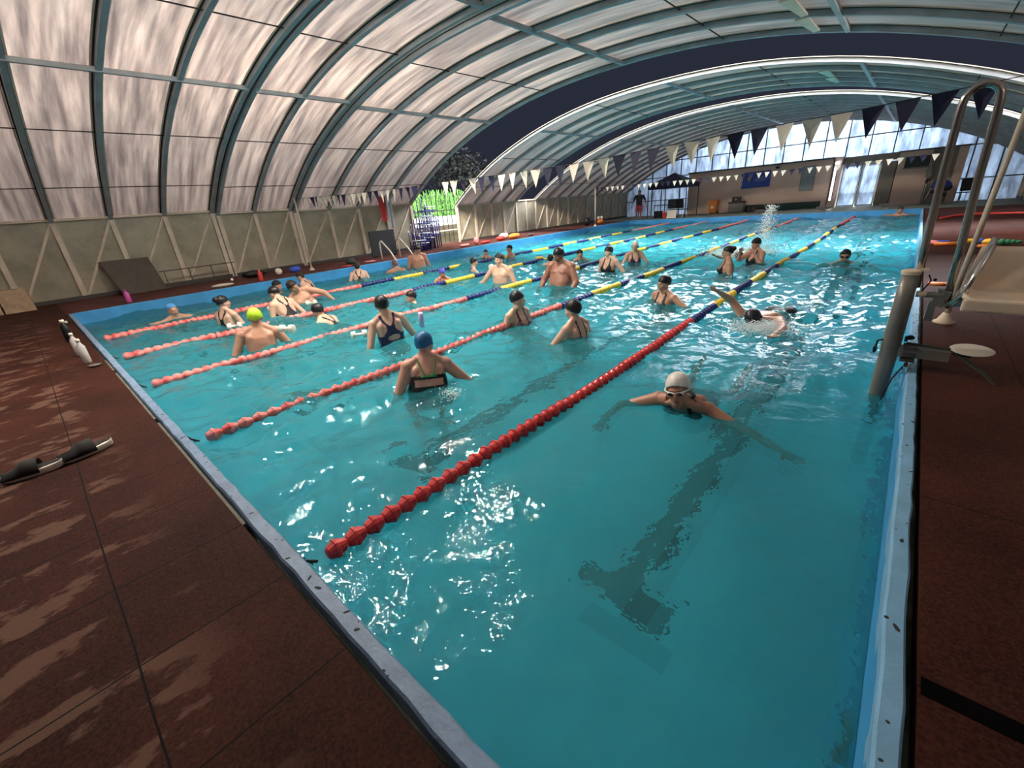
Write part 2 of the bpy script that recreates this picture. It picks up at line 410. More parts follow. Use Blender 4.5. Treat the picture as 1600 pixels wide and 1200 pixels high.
# ripples around swimmers
def ring(cx, cy, amp, lam, fall):
    global Z
    d = np.hypot(X-cx, Y-cy); Z += amp*np.sin(2*PI*d/lam)*np.exp(-d/fall)
ring(11.8, 2.6, .007, .30, .5); ring(9.53, 1.9, .016, .28, .6); ring(9.9, 1.8, .02, .2, .3); ring(11.64, 5.6, .02, .35, .7); ring(7.7, 7, .010, .25, .6); ring(12, 11, .012, .3, .7)
me = bpy.data.meshes.new('water'); co = np.stack([X, Y, Z], -1).reshape(-1, 3).astype(np.float32)
idx = (np.arange(ny-1)[:, None]*nx+np.arange(nx-1)[None]).reshape(-1); quads = np.stack([idx, idx+1, idx+nx+1, idx+nx], 1).astype(np.int32)
me.vertices.add(len(co)); me.vertices.foreach_set('co', co.ravel()); me.loops.add(quads.size); me.loops.foreach_set('vertex_index', quads.ravel())
me.polygons.add(len(quads)); me.polygons.foreach_set('loop_start', np.arange(0, quads.size, 4, dtype=np.int32)); me.polygons.foreach_set('loop_total', np.full(len(quads), 4, dtype=np.int32))
me.polygons.foreach_set('use_smooth', [True]*len(quads)); me.update(calc_edges=True); me.materials.append(MATS['water'])
wo = bpy.data.objects.new('pool_water', me); scene.collection.objects.link(wo); tag(wo, 'rippled turquoise water filling the pool', kind='stuff')

# decks
def slab(nm, a, c, m, label, kind='structure'):
    b = MB(); b.b2(a, c); return tag(b.build(nm, m), label, kind=kind)
slab('floor_near', (-3.4, -3.6, -.09), (W+4, -.095, -.004), 'rubber', 'reddish brown rubber tile deck on the near side')
slab('floor_right', (W+.09, -.095+.0, -.09), (16.9, LEN+.1, -.006), 'rubber_right', 'reddish brown rubber tile deck on the right side')
slab('floor_left', (-3.4, -.095, -.09), (-.12, LEN+.3, -.006), 'rubber_left', 'dusty red rubber tile deck on the left side')
slab('floor_far', (-3.4, LEN+.30, -.09), (16.9, 30.6, -.004), 'concrete', 'greenish grey concrete deck at the far end')
slab('floor_gutter', (-3.4, -3.6, -.20), (W+4, -.0301, -.092), 'algae_concrete', 'mossy concrete gutter under the near deck edge')
slab('floor_gutter_right', (W+.0301, -.0301, -.20), (16.9, LEN+.25, -.092), 'algae_concrete', 'mossy concrete gutter under the right deck edge')
# pale exposed mortar along the near edge
for i, (x0, x1) in enumerate(((5.6, 6.3), (6.45, 8.5), (8.62, 10.62))):
    slab('floor_edge_strip', (x0, -.1, -.085), (x1, -.078, -.012), 'pale_strip', 'pale worn mortar strip beside the near coping')
# raised tile corner at the bottom right: a wide open joint
slab('floor_joint', (W+.095, .912, -.0055), (15.2, .975, -.0035), 'void_black', 'open joint between two rubber tiles on the right deck')
# underwater light niche on the right wall
b = MB(); b.lathe([(0, .09), (.02, .085), (.022, .0)], (0, 0, 0), 18, 'x', False)
o = b.build('underwater_light', 'tan_board', loc=(W-.022, 1.02, -.62), smooth=True); tag(o, 'round beige lamp niche under water on the right pool wall', 'pool light')

# outside ground
for a, c in (((-40, -20, -.3), (-3.4, 60, -.21)), ((16.9, -20, -.3), (50, 60, -.21)), ((-3.4, 30.6, -.3), (16.9, 60, -.21)), ((-3.4, -20, -.3), (16.9, -3.6, -.21))):
    slab('floor_outside', a, c, 'ground', 'dark ground outside the enclosure')

# ------------------------------------------------------------------ the arched enclosure
TX = [0, .25, .48, .70, .85, 1.0]; TZ = [1, .955, .81, .565, .32, 0]
CX, HW = 6.7, 9.6
def cr_interp(t):
    # monotone-ish Catmull-Rom through the table
    for i in range(len(TX)-1):
        if t <= TX[i+1]+1e-9: break
    x0, x1 = TX[i], TX[i+1]; y0, y1 = TZ[i], TZ[i+1]
    m0 = 0 if i == 0 else (TZ[i+1]-TZ[i-1])/(TX[i+1]-TX[i-1]); m1 = (TZ[i+2]-TZ[i])/(TX[i+2]-TX[i]) if i+2 < len(TX) else -2.35
    h = x1-x0; u = (t-x0)/h
    return (2*u**3-3*u*u+1)*y0+(u**3-2*u*u+u)*h*m0+(-2*u**3+3*u*u)*y1+(u**3-u*u)*h*m1
def zroof(x, ap, kn): return kn+(ap-kn)*cr_interp(min(abs(x-CX)/HW, 1))
def profile(ap, kn, n=44, off=0.0, x0=None, x1=None):
    pts = []
    for i in range(n+1):
        u = -1+2*i/n; u = math.copysign(1-(1-abs(u))**1.25, u); x = CX+u*HW
        if x0 is not None and not (x0-1e-6 <= x <= x1+1e-6): continue
        pts.append((x, zroof(x, ap, kn)))
    out = []
    for i, (x, z) in enumerate(pts):
        a = pts[max(i-1, 0)]; c = pts[min(i+1, len(pts)-1)]; t = Vector((c[0]-a[0], 0, c[1]-a[1])).normalized()
        out.append((x-t.z*off, z+t.x*off))
    return out
def rib(y, ap, kn, parent, w_=.085, d=.10):
    b = MB(); P0 = profile(ap, kn, off=-.01); P1 = profile(ap, kn, off=-.01-d)
    b.use('frame_steel'); b.loft([[Vector((p[0], y-w_/2, p[1])), Vector((p[0], y+w_/2, p[1])), Vector((q[0], y+w_/2, q[1])), Vector((q[0], y-w_/2, q[1]))] for p, q in zip(P0, P1)])
    b.use('gasket'); Q = profile(ap, kn, off=-.004)
    for s in (-1, 1):
        ya, yb = y+s*w_/2, y+s*(w_/2+.022)
        b.loft([[Vector((p[0], min(ya, yb), p[1])), Vector((p[0], max(ya, yb), p[1])), Vector((q[0], max(ya, yb), q[1])), Vector((q[0], min(ya, yb), q[1]))] for p, q in zip(Q, profile(ap, kn, off=-.022))])
    b.use('frame_cream')
    for s in (-1, 1):
        ya, yb = y+s*(w_/2+.026), y+s*(w_/2+.052)
        b.loft([[Vector((p[0], min(ya, yb), p[1])), Vector((p[0], max(ya, yb), p[1])), Vector((q[0], max(ya, yb), q[1])), Vector((q[0], min(ya, yb), q[1]))] for p, q in zip(profile(ap, kn, off=-.003), profile(ap, kn, off=-.016))])
    return b.build('rib', parent=parent)
def section(ys_, ap, kn, label, braces=1, roof_gap=None):
    root = empty('enclosure_section', (0, ys_[0], 0), 0, label, None, None, 'structure'); root.location = (0, 0, 0)
    for y in ys_: rib(y, ap, kn, root)
    for y0, y1 in zip(ys_[:-1], ys_[1:]):
        P = profile(ap, kn, 44)
        b = MB(); b.loft([[Vector((p[0], y0, p[1])), Vector((p[0], y1, p[1])), Vector((p[0], y1, p[1]+.012)), Vector((p[0], y0, p[1]+.012))] for p in P])
        b.build('roof_panel', 'roof_sheet', root, smooth=False)
        for sx in (-1, 1):
            x = CX+sx*HW
            b = MB(); b.b2((x-.006, y0, 0), (x+.006, y1, kn)); b.build('wall_panel', 'wall_sheet', root)
    xs_ = [CX+s*v for v in (4.6,) for s in (-1, 1)]+[CX+.05]
    for x in xs_:
        z = zroof(x, ap, kn)-.085; b = MB(); b.box((x, (ys_[0]+ys_[-1])/2, z), (.075, ys_[-1]-ys_[0], .075)); b.build('purlin', 'frame_steel', root)
    for dx in (2.4, 6.65, 8.5):
        for s in (-1, 1):
            x = CX+s*dx; z = zroof(x, ap, kn)-.06; b = MB(); b.tube([(x, ys_[0], z), (x, ys_[-1], z)], .011, 6); b.build('tie_rod', 'gasket', root)
    for sx in (-1, 1):
        x = CX+sx*(HW-.05)
        b = MB(); b.b2((x-.03, ys_[0], kn-.04), (x+.05, ys_[-1], kn+.015)); b.build('eave_rail', 'frame_cream', root)
        b = MB(); b.b2((x-.05, ys_[0], 0), (x+.06, ys_[-1], .09)); b.build('base_rail', 'dark_trim', root)
        for i, y in enumerate(ys_):
            b = MB(); b.b2((x-.06, y-.055, .0), (x+.03, y+.055, kn)); b.build('post', 'frame_cream', root)
            if i > 0:
                b = MB(); b.bar((x-.03, ys_[i-1]+.05, .05), (x-.03, y-.04, kn-.1), .055, .06, (1, 0, 0)); b.build('brace', 'frame_cream', root)
            elif braces:
                pass
    return root
section([-3.1, -1.9, -.65, .48, 1.60, 2.75, 3.93], 4.62, 1.93, 'nearest and tallest arched section of the translucent pool enclosure')
section([4.07, 5.10, 6.22], 4.60, 1.86, 'second arched section of the pool enclosure, between the double ribs')
section([6.36, 7.58, 8.76, 9.95, 11.16], 4.50, 1.80, 'third arched section of the pool enclosure ending at the open gap')
section([13.70, 14.85, 15.95, 16.85, 17.85], 4.42, 1.62, 'fourth arched section of the pool enclosure beyond the open gap')
section([19.5+i*1.0625 for i in range(11)], 4.38, 1.64, 'farthest arched section of the pool enclosure with the gable end')
# low wall that keeps running beside the narrow roof gap
root = empty('enclosure_section', (0, 0, 0), 0, 'low wall bay of the enclosure under the narrow dark roof gap', None, None, 'structure')
for sx in (-1, 1):
    x = CX+sx*(HW-.05); b = MB(); b.b2((x-.006, 17.9, 0), (x+.006, 19.45, 1.62)); b.build('wall_panel', 'wall_sheet', root)
    b = MB(); b.b2((x-.05, 17.9, 0), (x+.06, 19.45, .09)); b.build('base_rail', 'dark_trim', root)
    b = MB(); b.b2((x-.03, 17.9, 1.58), (x+.05, 19.45, 1.64)); b.build('eave_rail', 'frame_cream', root)
    b = MB(); b.b2((x-.06, 18.6, 0), (x+.03, 18.71, 1.62)); b.build('post', 'frame_cream', root)
# gable brackets under the ridge: small wedge plates
root = empty('roof_bracket', (0, 0, 0), 0, 'pale wedge bracket fixed under the roof ribs right of the ridge', None, None, 'structure')
for (x, y, ap, kn) in ((10.75, 9.95, 4.5, 1.8), (10.75, 8.76, 4.5, 1.8), (10.4, 14.85, 4.42, 1.62), (10.4, 16.0, 4.42, 1.62)):
    z = zroof(x, ap, kn)-.11; b = MB(); b.add([(x-.10, y, z), (x+.10, y, z), (x+.12, y+1.05, z), (x+.02, y+1.05, z), (x-.10, y, z-.03), (x+.10, y, z-.03), (x+.12, y+1.05, z-.03), (x+.02, y+1.05, z-.03)],
        [(0, 1, 2, 3), (7, 6, 5, 4), (0, 4, 5, 1), (1, 5, 6, 2), (2, 6, 7, 3), (3, 7, 4, 0)]); b.build('plate', 'frame_cream', root)

# floodlight fixtures
for i, (loc, tgt, p) in enumerate(LAMPS):
    rot = (Vector(tgt)-Vector(loc)).to_track_quat('-Z', 'Y').to_matrix()
    b = MB(); b.box(Vector(loc)+rot @ Vector((0, 0, .06)), (.48, .32, .09), rot)
    o = b.build('floodlight', 'plastic_black')
    tag(o, ('black floodlight hung under the roof ridge, %s of three' if i < 3 else 'black floodlight on the right side of the enclosure, %s of three') % ('nearest', 'middle', 'farthest')[i % 3], 'floodlight', 'floodlights under the roof' if i < 3 else 'floodlights on the right side')

# far gable: mullions, transoms, sheets
GY = 30.18; ap, kn = 4.38, 1.64
root = empty('wall_gable', (0, 0, 0), 0, 'glazed gable wall closing the far end of the enclosure', None, None, 'structure')
P = profile(ap, kn, 44); edges = [CX-HW+i*1.2*.8 for i in range(21)]
for i in range(20):
    x0, x1 = edges[i], edges[i+1]
    for zl, zh in ((0, .95), (.95, 2.36), (2.36, 3.3), (3.3, 9)):
        za, zb = zroof(x0, ap, kn), zroof(x1, ap, kn)
        if max(za, zb) <= zl: continue
        if 9.35 < (x0+x1)/2 < 11.7 and zh < 2.4: continue
        b = MB(); h0, h1 = min(max(za, zl), zh), min(max(zb, zl), zh)
        b.add([(x0, GY, zl), (x1, GY, zl), (x1, GY, h1), (x0, GY, h0), (x0, GY+.02, zl), (x1, GY+.02, zl), (x1, GY+.02, h1), (x0, GY+.02, h0)],
              [(0, 1, 2, 3), (7, 6, 5, 4), (0, 4, 5, 1), (1, 5, 6, 2), (2, 6, 7, 3), (3, 7, 4, 0)]); b.build('sheet', 'gable_sheet', root)
    if i: b = MB(); b.b2((x0-.025, GY-.05, 0), (x0+.025, GY, zroof(x0, ap, kn))); b.build('mullion', 'dark_trim', root)
for z in (.95, 2.36, 3.3):
    xx = [x for x in np.linspace(CX-HW, CX+HW, 400) if zroof(x, ap, kn) > z]
    b = MB(); b.b2((xx[0], GY-.055, z-.025), (xx[-1], GY-.002, z+.025)); b.build('transom', 'dark_trim', root)

# ------------------------------------------------------------------ far end buildings
b = MB(); b.use('stucco'); b.b2((1.85, 29.2, 0), (9.25, 30.1, 2.36)); b.use('dark_trim'); b.b2((1.8, 29.12, 2.36), (9.3, 30.12, 2.43))
b.use('green_skirting'); b.b2((5.3, 29.18, 0), (9.0, 29.2, .36)); tag(b.build('wall_hut'), 'pinkish beige plastered hut wall under the far gable with a dark green skirting', kind='structure')
b = MB(); b.use('stucco'); b.b2((11.85, 28.7, 0), (13.0, 30.1, 2.30)); b.use('stucco_grey'); b.b2((13.0, 28.9, 0), (13.85, 30.1, 2.30)); b.use('stucco'); b.b2((13.85, 28.7, 0), (14.15, 30.1, 2.3))
b.use('dark_trim'); b.b2((11.8, 28.65, 2.30), (14.2, 30.1, 2.36)); tag(b.build('wall_hut_right'), 'beige plastered hut at the far right with a recessed grey bay', kind='structure')
b = MB(); b.b2((11.25, 29.0, 0), (11.8, 30.1, 1.98)); tag(b.build('wall_partition', 'stucco_grey'), 'grey partition panel beside the far doorway', kind='structure')
# white pier with fluorescent tube
b = MB(); b.b2((9.3, 29.1, 0), (9.62, 29.9, 2.42)); tag(b.build('wall_pier', 'stucco'), 'beige pier between the hut and the glass doors', kind='structure')
t = empty('tube_light', (9.40, 29.02, .35), 0, 'tall glowing fluorescent tube light on the pier beside the far glass doors', 'light')
b = MB(); b.b2((-.05, .02, 0), (.05, .08, 1.85)); b.build('housing', 'door_white', t)
b = MB(); b.tube([(0, 0, .03), (0, 0, 1.6)], .03, 8); b.build('tube', 'lamp_glow', t)
b = MB(); b.ell((.04, 0, 1.78), (.09, .05, .07)); b.build('bulb', 'lamp_glow', t, True)
# glass doors
for k, (x0, x1) in enumerate(((9.66, 10.42), (10.46, 11.2))):
    t = empty('door_%d' % (k+1), ((x0+x1)/2, 29.6, 0), 0, 'white framed glass door at the far end, %s leaf' % ('left' if k == 0 else 'right'), None, None, 'structure'); wd = (x1-x0)/2
    b = MB(); fr = .045 if k == 0 else .07
    b.b2((-wd, -.03, 0), (-wd+fr, .03, 2.02)); b.b2((wd-fr, -.03, 0), (wd, .03, 2.02)); b.b2((-wd, -.03, 1.96), (wd, .03, 2.04)); b.b2((-wd, -.03, 0), (wd, .03, .07)); b.build('door_frame', 'door_white', t)
    b = MB(); b.b2((-wd+fr, -.005, .07), (wd-fr, .005, 1.96)); b.build('door_pane', 'gable_sheet', t)
slab('trim_lintel', (9.62, 29.5, 2.05), (11.85, 29.9, 2.34), 'stucco_grey', 'grey lintel band above the far glass doors')
# recessed dark window + things on the right hut
t = empty('window_1', (12.55, 28.68, 1.62), 0, 'dark window high on the far right hut', None, None, 'structure')
b = MB(); b.b2((-.45, -.02, 0), (.42, .015, .45)); b.build('window_pane', 'plastic_black', t)
b = MB(); b.b2((-.5, -.03, -.06), (.47, .02, 0)); b.build('window_sill', 'stucco_grey', t)
# louvred window on the left hut
t = empty('window_2', (8.22, 29.17, .92), 0, 'tall grey louvred window on the far hut wall', None, None, 'structure')
b = MB(); b.b2((-.33, 0, 0), (.33, .02, 1.22)); b.build('window_frame', 'mast_grey', t)
b = MB()
for k in range(15): b.box((0, -.015, .05+k*.08), (.58, .008, .075), Matrix.Rotation(.5, 3, 'X'))
b.build('slats', 'louver', t)
# banner
t = empty('wall_banner', (5.70, 29.16, 1.27), 0, 'blue rectangular banner with a small crest and pale lettering on the far hut wall', 'banner')
b = MB(); b.add([(-.74, 0, 0), (.74, 0, .03), (.72, 0, .86), (-.68, 0, .84), (-.74, .012, 0), (.74, .012, .03), (.72, .012, .86), (-.68, .012, .84)], [(0, 1, 2, 3), (7, 6, 5, 4), (0, 4, 5, 1), (1, 5, 6, 2), (2, 6, 7, 3), (3, 7, 4, 0)]); b.build('cloth', 'banner_blue', t)
b = MB(); r_ = random.Random(3)
for row, (x0, z, h) in enumerate(((0.0, .52, .045), (-.03, .44, .045), (-.05, .36, .05))):
    x = x0
    b = MB()
    while x < .5:
        l = r_.uniform(.02, .035); b.b2((x, -.006, z), (x+l, -.001, z+h*r_.uniform(.6, 1))); x += l+.012
    b.build('text_line', 'banner_text', t)
b = MB(); b.lathe([(-.008, .085), (-.002, .085)], (-.36, 0, .52), 14, 'y'); b.box((-.36, -.006, .40), (.05, .006, .1)); b.build('crest', 'banner_gold', t)
# wall lamp over banner
b = MB(); b.b2((-.09, -.12, -.06), (.09, 0, .05)); b.b2((-.06, -.125, -.04), (.06, -.12, .03)); tag(b.build('wall_lamp', 'plastic_black', loc=(6.72, 29.2, 2.22)), 'small black wall lamp above the blue banner', 'wall lamp')

# wheelie bin
t = empty('wheelie_bin', (3.62, 28.8, 0), 0, 'orange wheeled rubbish bin against the far hut wall', 'bin')
b = MB(); b.loft([[Vector((sx*w_, sy*d_, z)) for sx, sy in ((-1, -1), (1, -1), (1, 1), (-1, 1))] for z, w_, d_ in ((.06, .19, .2), (.7, .25, .26))]); b.build('body', 'orange_bin', t)
b = MB(); b.box((0, -.02, .74), (.56, .6, .06)); b.box((0, .28, .72), (.4, .06, .05)); b.build('lid', 'orange_bin', t)
for s in (-1, 1): b = MB(); b.lathe([(-.03, .08), (.03, .08)], (s*.2, .2, .08), 12, 'x'); b.build('wheel', 'plastic_black', t)
b = MB(); b.b2((-.08, -.245, .3), (.07, -.235, .45)); b.build('sticker', 'white_cloth', t)
# dark crate trolley with a box on it
t = empty('storage_chest', (4.95, 28.75, 0), 0, 'dark grey storage chest standing right of the orange bin', 'chest')
b = MB(); b.box((0, 0, .27), (.82, .45, .5)); b.build('body', 'mast_grey', t, bevel=.02); b = MB(); b.box((0, 0, .56), (.86, .5, .09)); b.build('lid', 'dark_board', t, bevel=.01)
t = empty('loudspeaker', (4.92, 28.72, .606), 0, 'small black loudspeaker on top of the grey storage chest', 'speaker')
b = MB(); b.box((0, 0, .13), (.46, .26, .26)); b.build('cabinet', 'plastic_black', t, bevel=.015); b = MB(); b.lathe([(-.14, .06), (-.13, .07)], (-.02, 0, .13), 14, 'y'); b.build('cone', 'mast_grey', t)
for i in range(2):
    b = MB(); b.lathe([(0, .11), (.03, .14), (.24, .13), (.30, .08)], (0, 0, 0), 12); tag(b.build('basket', 'brown_board', loc=(5.62+i*.28, 28.8, -.004)), 'brown basket beside the storage chest, %s of two' % ('left' if i == 0 else 'right'), 'basket')
# starting blocks at the far end
t0 = None
for i, x in enumerate((7.0, 9.6, 11.9)):
    t = empty('starting_block', (x, 25.55, -.004), 0, ('low starting block at the far end, left of the three', 'low starting block at the far end in front of the glowing tube light', 'low starting block at the far end before the grey partition')[i], 'starting block')
    b = MB(); b.box((0, 0, .19), (.5, .42, .05), Matrix.Rotation(.12, 3, 'X')); b.build('platform', 'brown_board', t)
    b = MB(); b.b2((-.1, -.1, 0), (.1, .12, .16)); b.build('pedestal', 'mast_grey', t)
# rescue stand items near right hut: shower column
t = empty('outdoor_shower', (13.05, 28.62, 0), 0, 'slim outdoor shower column on the far right hut', 'shower')
b = MB(); b.tube([(0, 0, 0), (0, 0, 1.75), (0, -.12, 1.82)], .015, 8); b.build('pipe', 'chrome', t); b = MB(); b.lathe([(0, .05), (.05, .02)], (0, -.12, 1.78), 12); b.build('shower_head', 'chrome', t)
b = MB(); b.b2((-.12, -.06, 1.15), (.1, .02, 1.5)); b.build('control_box', 'mast_grey', t)
# folded black chair near right hut
t = empty('folding_chair', (14.35, 28.2, 0), .3, 'black folding chair standing at the corner of the far right hut', 'chair')
b = MB(); b.box((0, 0, .42), (.4, .4, .03)); b.build('seat', 'plastic_black', t); b = MB(); b.box((.12, .2, .72), (.4, .03, .5), Matrix.Rotation(-.15, 3, 'X')); b.build('backrest', 'plastic_black', t)
for sx in (-1, 1):
    for sy in (-1, 1): b = MB(); b.tube([(sx*.18, sy*.18, .42), (sx*.18, sy*.22, 0)], .012, 6); b.build('leg', 'plastic_black', t)

# navy canopy
t = empty('canopy_tent', (1.55, 27.6, 0), 0, 'navy pop up canopy tent standing in the far left corner', 'canopy')
hx, hy = 1.2, 1.0
b = MB(); b.add([(-hx, -hy, 1.85), (hx, -hy, 1.85), (hx, hy, 1.85), (-hx, hy, 1.85), (0, 0, 2.48), (-hx, -hy, 1.62), (hx, -hy, 1.62), (hx, hy, 1.62), (-hx, hy, 1.62)],
    [(0, 1, 4), (1, 2, 4), (2, 3, 4), (3, 0, 4), (0, 5, 6, 1), (1, 6, 7, 2), (2, 7, 8, 3), (3, 8, 5, 0)]); o = b.build('roof_cloth', 'navy_cloth', t); md = o.modifiers.new('s', 'SOLIDIFY'); md.thickness = .01
for sx in (-1, 1):
    for sy in (-1, 1): b = MB(); b.b2((sx*(hx-.03)-.02, sy*(hy-.03)-.02, 0), (sx*(hx-.03)+.02, sy*(hy-.03)+.02, 1.85)); b.build('leg', 'plastic_black', t)
# furniture under it
def chair(x, y, rz, m, legm, label, name='chair', z=0):
    t = empty(name, (x, y, z), rz, label, 'chair')
    b = MB(); b.box((0, 0, .44), (.5, .46, .05)); b.build('seat', m, t, bevel=.01)
    b = MB(); b.box((0, .22, .76), (.5, .05, .52), Matrix.Rotation(-.12, 3, 'X')); b.build('backrest', m, t, bevel=.02)
    for sx in (-1, 1):
        for sy in (-1, 1): b = MB(); b.tube([(sx*.2, sy*.18, .44), (sx*.23, sy*.21, 0)], .016, 6); b.build('leg', legm, t)
    return t
chair(2.55, 26.55, 2.9, 'plastic_black', 'plastic_white', 'black backed chair with white legs beside the far hut corner')
chair(1.95, 26.7, 3.3, 'plastic_black', 'plastic_black', 'black chair in the middle under the navy canopy')
t = empty('folding_table', (1.2, 26.9, 0), 0, 'black folding table under the navy canopy', 'table')
b = MB(); b.box((0, 0, .72), (.9, .5, .04)); b.build('tabletop', 'plastic_black', t)
for sx in (-1, 1):
    for sy in (-1, 1): b = MB(); b.tube([(sx*.4, sy*.2, .7), (sx*.4, sy*.22, 0)], .015, 6); b.build('leg', 'plastic_black', t)
b = MB(); b.b2((-.22, -.13, 0), (.22, .13, .4)); tag(b.build('monitor', 'plastic_black', loc=(1.1, 26.6, .01), bevel=.01), 'black box set in front of the folding table', 'box')
b = MB(); b.add([(-.28, -.02, 0), (.28, -.02, 0), (.26, .10, .45), (-.26, .10, .45), (-.28, .02, 0), (.28, .02, 0), (.26, .13, .45), (-.26, .13, .45)], [(0, 1, 2, 3), (7, 6, 5, 4), (0, 4, 5, 1), (1, 5, 6, 2), (2, 6, 7, 3), (3, 7, 4, 0)])
tag(b.build('white_sign_board', 'plastic_white', loc=(2.2, 25.9, -.004)), 'blank white board leaning low before the canopy chairs', 'board')
b = MB(); b.lathe([(0, .1), (.3, .11), (.34, .06), (.4, .04)], (0, 0, 0), 12); tag(b.build('red_jug', 'red', loc=(1.75, 26.0, -.004)), 'red jug left of the blank white board', 'jug')

# ------------------------------------------------------------------ outside the gap
t = empty('bamboo_hedge', (-7.2, 15.5, -.21), 0, 'bright green bamboo hedge lit up behind the fence in the open gap', 'hedge', kind='stuff')
r_ = random.Random(9); b = MB()
for k in range(520):
    x, y = r_.uniform(-.35, .35), r_.uniform(-3.4, 3.6); h = r_.uniform(1.9, 2.75); lx, ly = r_.uniform(-.1, .1), r_.uniform(-.15, .15)
    b.add([(x, y-.018, 0), (x, y+.018, 0), (x+lx, y+.012+ly, h), (x+lx, y-.012+ly, h)], [(0, 1, 2, 3)])
    for q in range(5):
        z = r_.uniform(1.0, h); a = r_.uniform(-.9, .9); l = r_.uniform(.10, .26)
        b.add([(x+lx*.5, y, z), (x+.02, y+math.sin(a)*l*.5+.025, z-.1*l), (x+.05, y+math.sin(a)*l, z-l*math.cos(a)), (x+.02, y+math.sin(a)*l*.5-.025, z-.1*l)], [(0, 1, 2, 3)])
b.build('leaves', 'leaf_green', t)
slab('wall_outside', (-6.75, 10, -.21), (-6.6, 21, 1.15), 'white_wall', 'white garden wall beyond the open gap')
slab('wall_stone', (-5.4, 10, -.21), (-5.2, 21, .72), 'stone_wall', 'low brown stone wall beyond the open gap')
t = empty('metal_fence', (-5.0, 14.8, -.1), 0, 'dark metal bar fence in the open gap', 'fence')
b = MB()
for k in range(19): b.tube([(0, -2.6+k*.3, 0), (0, -2.6+k*.3, 2.25)], .02, 6)
b.build('bars', 'fence_dark', t)
b = MB(); b.b2((-.02, -2.7, 1.5), (.02, 3, 1.55)); b.build('rail', 'fence_dark', t); b = MB(); b.b2((-.02, -2.7, .55), (.02, 3, .6)); b.build('rail', 'frame_cream', t)
for i, (x, y, h, rr) in enumerate(((-10, 12.5, 5.4, 1.9), (-14.5, 16.0, 6.2, 2.2), (-10, 20.8, 5.6, 2.1), (-9.5, 7.8, 5.2, 1.8))):
    t = empty('tree', (x, y, -.21), 0, 'dark leafy tree behind the bamboo hedge, %s of the four' % ('nearest but one', 'tallest', 'farthest', 'nearest')[i], 'tree')
    b = MB(); b.tube([(0, 0, 0), (.05, .05, h*.5)], [.16, .1], 8); b.build('trunk', 'leaf_dark', t)
    b = MB(); r_ = random.Random(20+i)
    for k in range(2200):
        v = Vector((r_.gauss(0, 1), r_.gauss(0, 1), r_.gauss(0, 1))).normalized()*r_.uniform(.35, 1)*rr; c = Vector((0, 0, h*.62))+Vector((v.x, v.y, v.z*.95))
        a, e = [Vector((r_.uniform(-1, 1), r_.uniform(-1, 1), r_.uniform(-1, 1)))*.11 for _ in range(2)]
        b.add([c-a, c+e, c+a, c-e], [(0, 1, 2, 3)])
    b.build('foliage', 'leaf_dark', t)

#PART2
# ------------------------------------------------------------------ lane ropes
ROPES = [(10.94, .29), (8.78, .39), (6.62, .18), (4.60, .36), (2.56, .27)]
RNAMES = ['nearest and rightmost lane rope, red floats bright and large', 'second lane rope from the right wall, faded pink end floats',
          'middle lane rope of the five, faded pink end floats', 'second lane rope from the left wall, faded pink end floats',
          'leftmost lane rope nearest the left pool wall']
def bead_mesh(nm, material, nb, pitch, r, n=12, hires=True):
    r = r*.95 if hires else r
    b = MB().use(material); prof = []
    for k in range(nb):
        y = k*pitch
        if hires: prof += [(y+.003, r*.50), (y+.010, r*.70), (y+pitch*.40, r*.98), (y+pitch*.43, r*1.13), (y+pitch*.55, r*1.13), (y+pitch*.58, r*.98), (y+pitch-.010, r*.70), (y+pitch-.003, r*.50)]
        else: prof += [(y+.004, r*.62), (y+pitch*.3, r), (y+pitch*.7, r), (y+pitch-.004, r*.62)]
    b.lathe(prof, (0, 0, 0), n, 'y')
    me = b.build(nm).data; bpy.data.objects.remove(bpy.data.objects[nm] if nm in bpy.data.objects else None) if nm in bpy.data.objects else None
    me.polygons.foreach_set('use_smooth', [not hires]*len(me.polygons)); return me
BM = {}
for key, m_ in (('red', 'bead_red'), ('pink', 'bead_pink'), ('navy', 'bead_navy'), ('yellow', 'bead_yellow')):
    BM[key, 1] = bead_mesh('float_section_'+key+'_a', m_, 10, .1, .054, 14, True)
    BM[key, 0] = bead_mesh('float_section_'+key+'_b', m_, 10, .1, .058, 9, False)
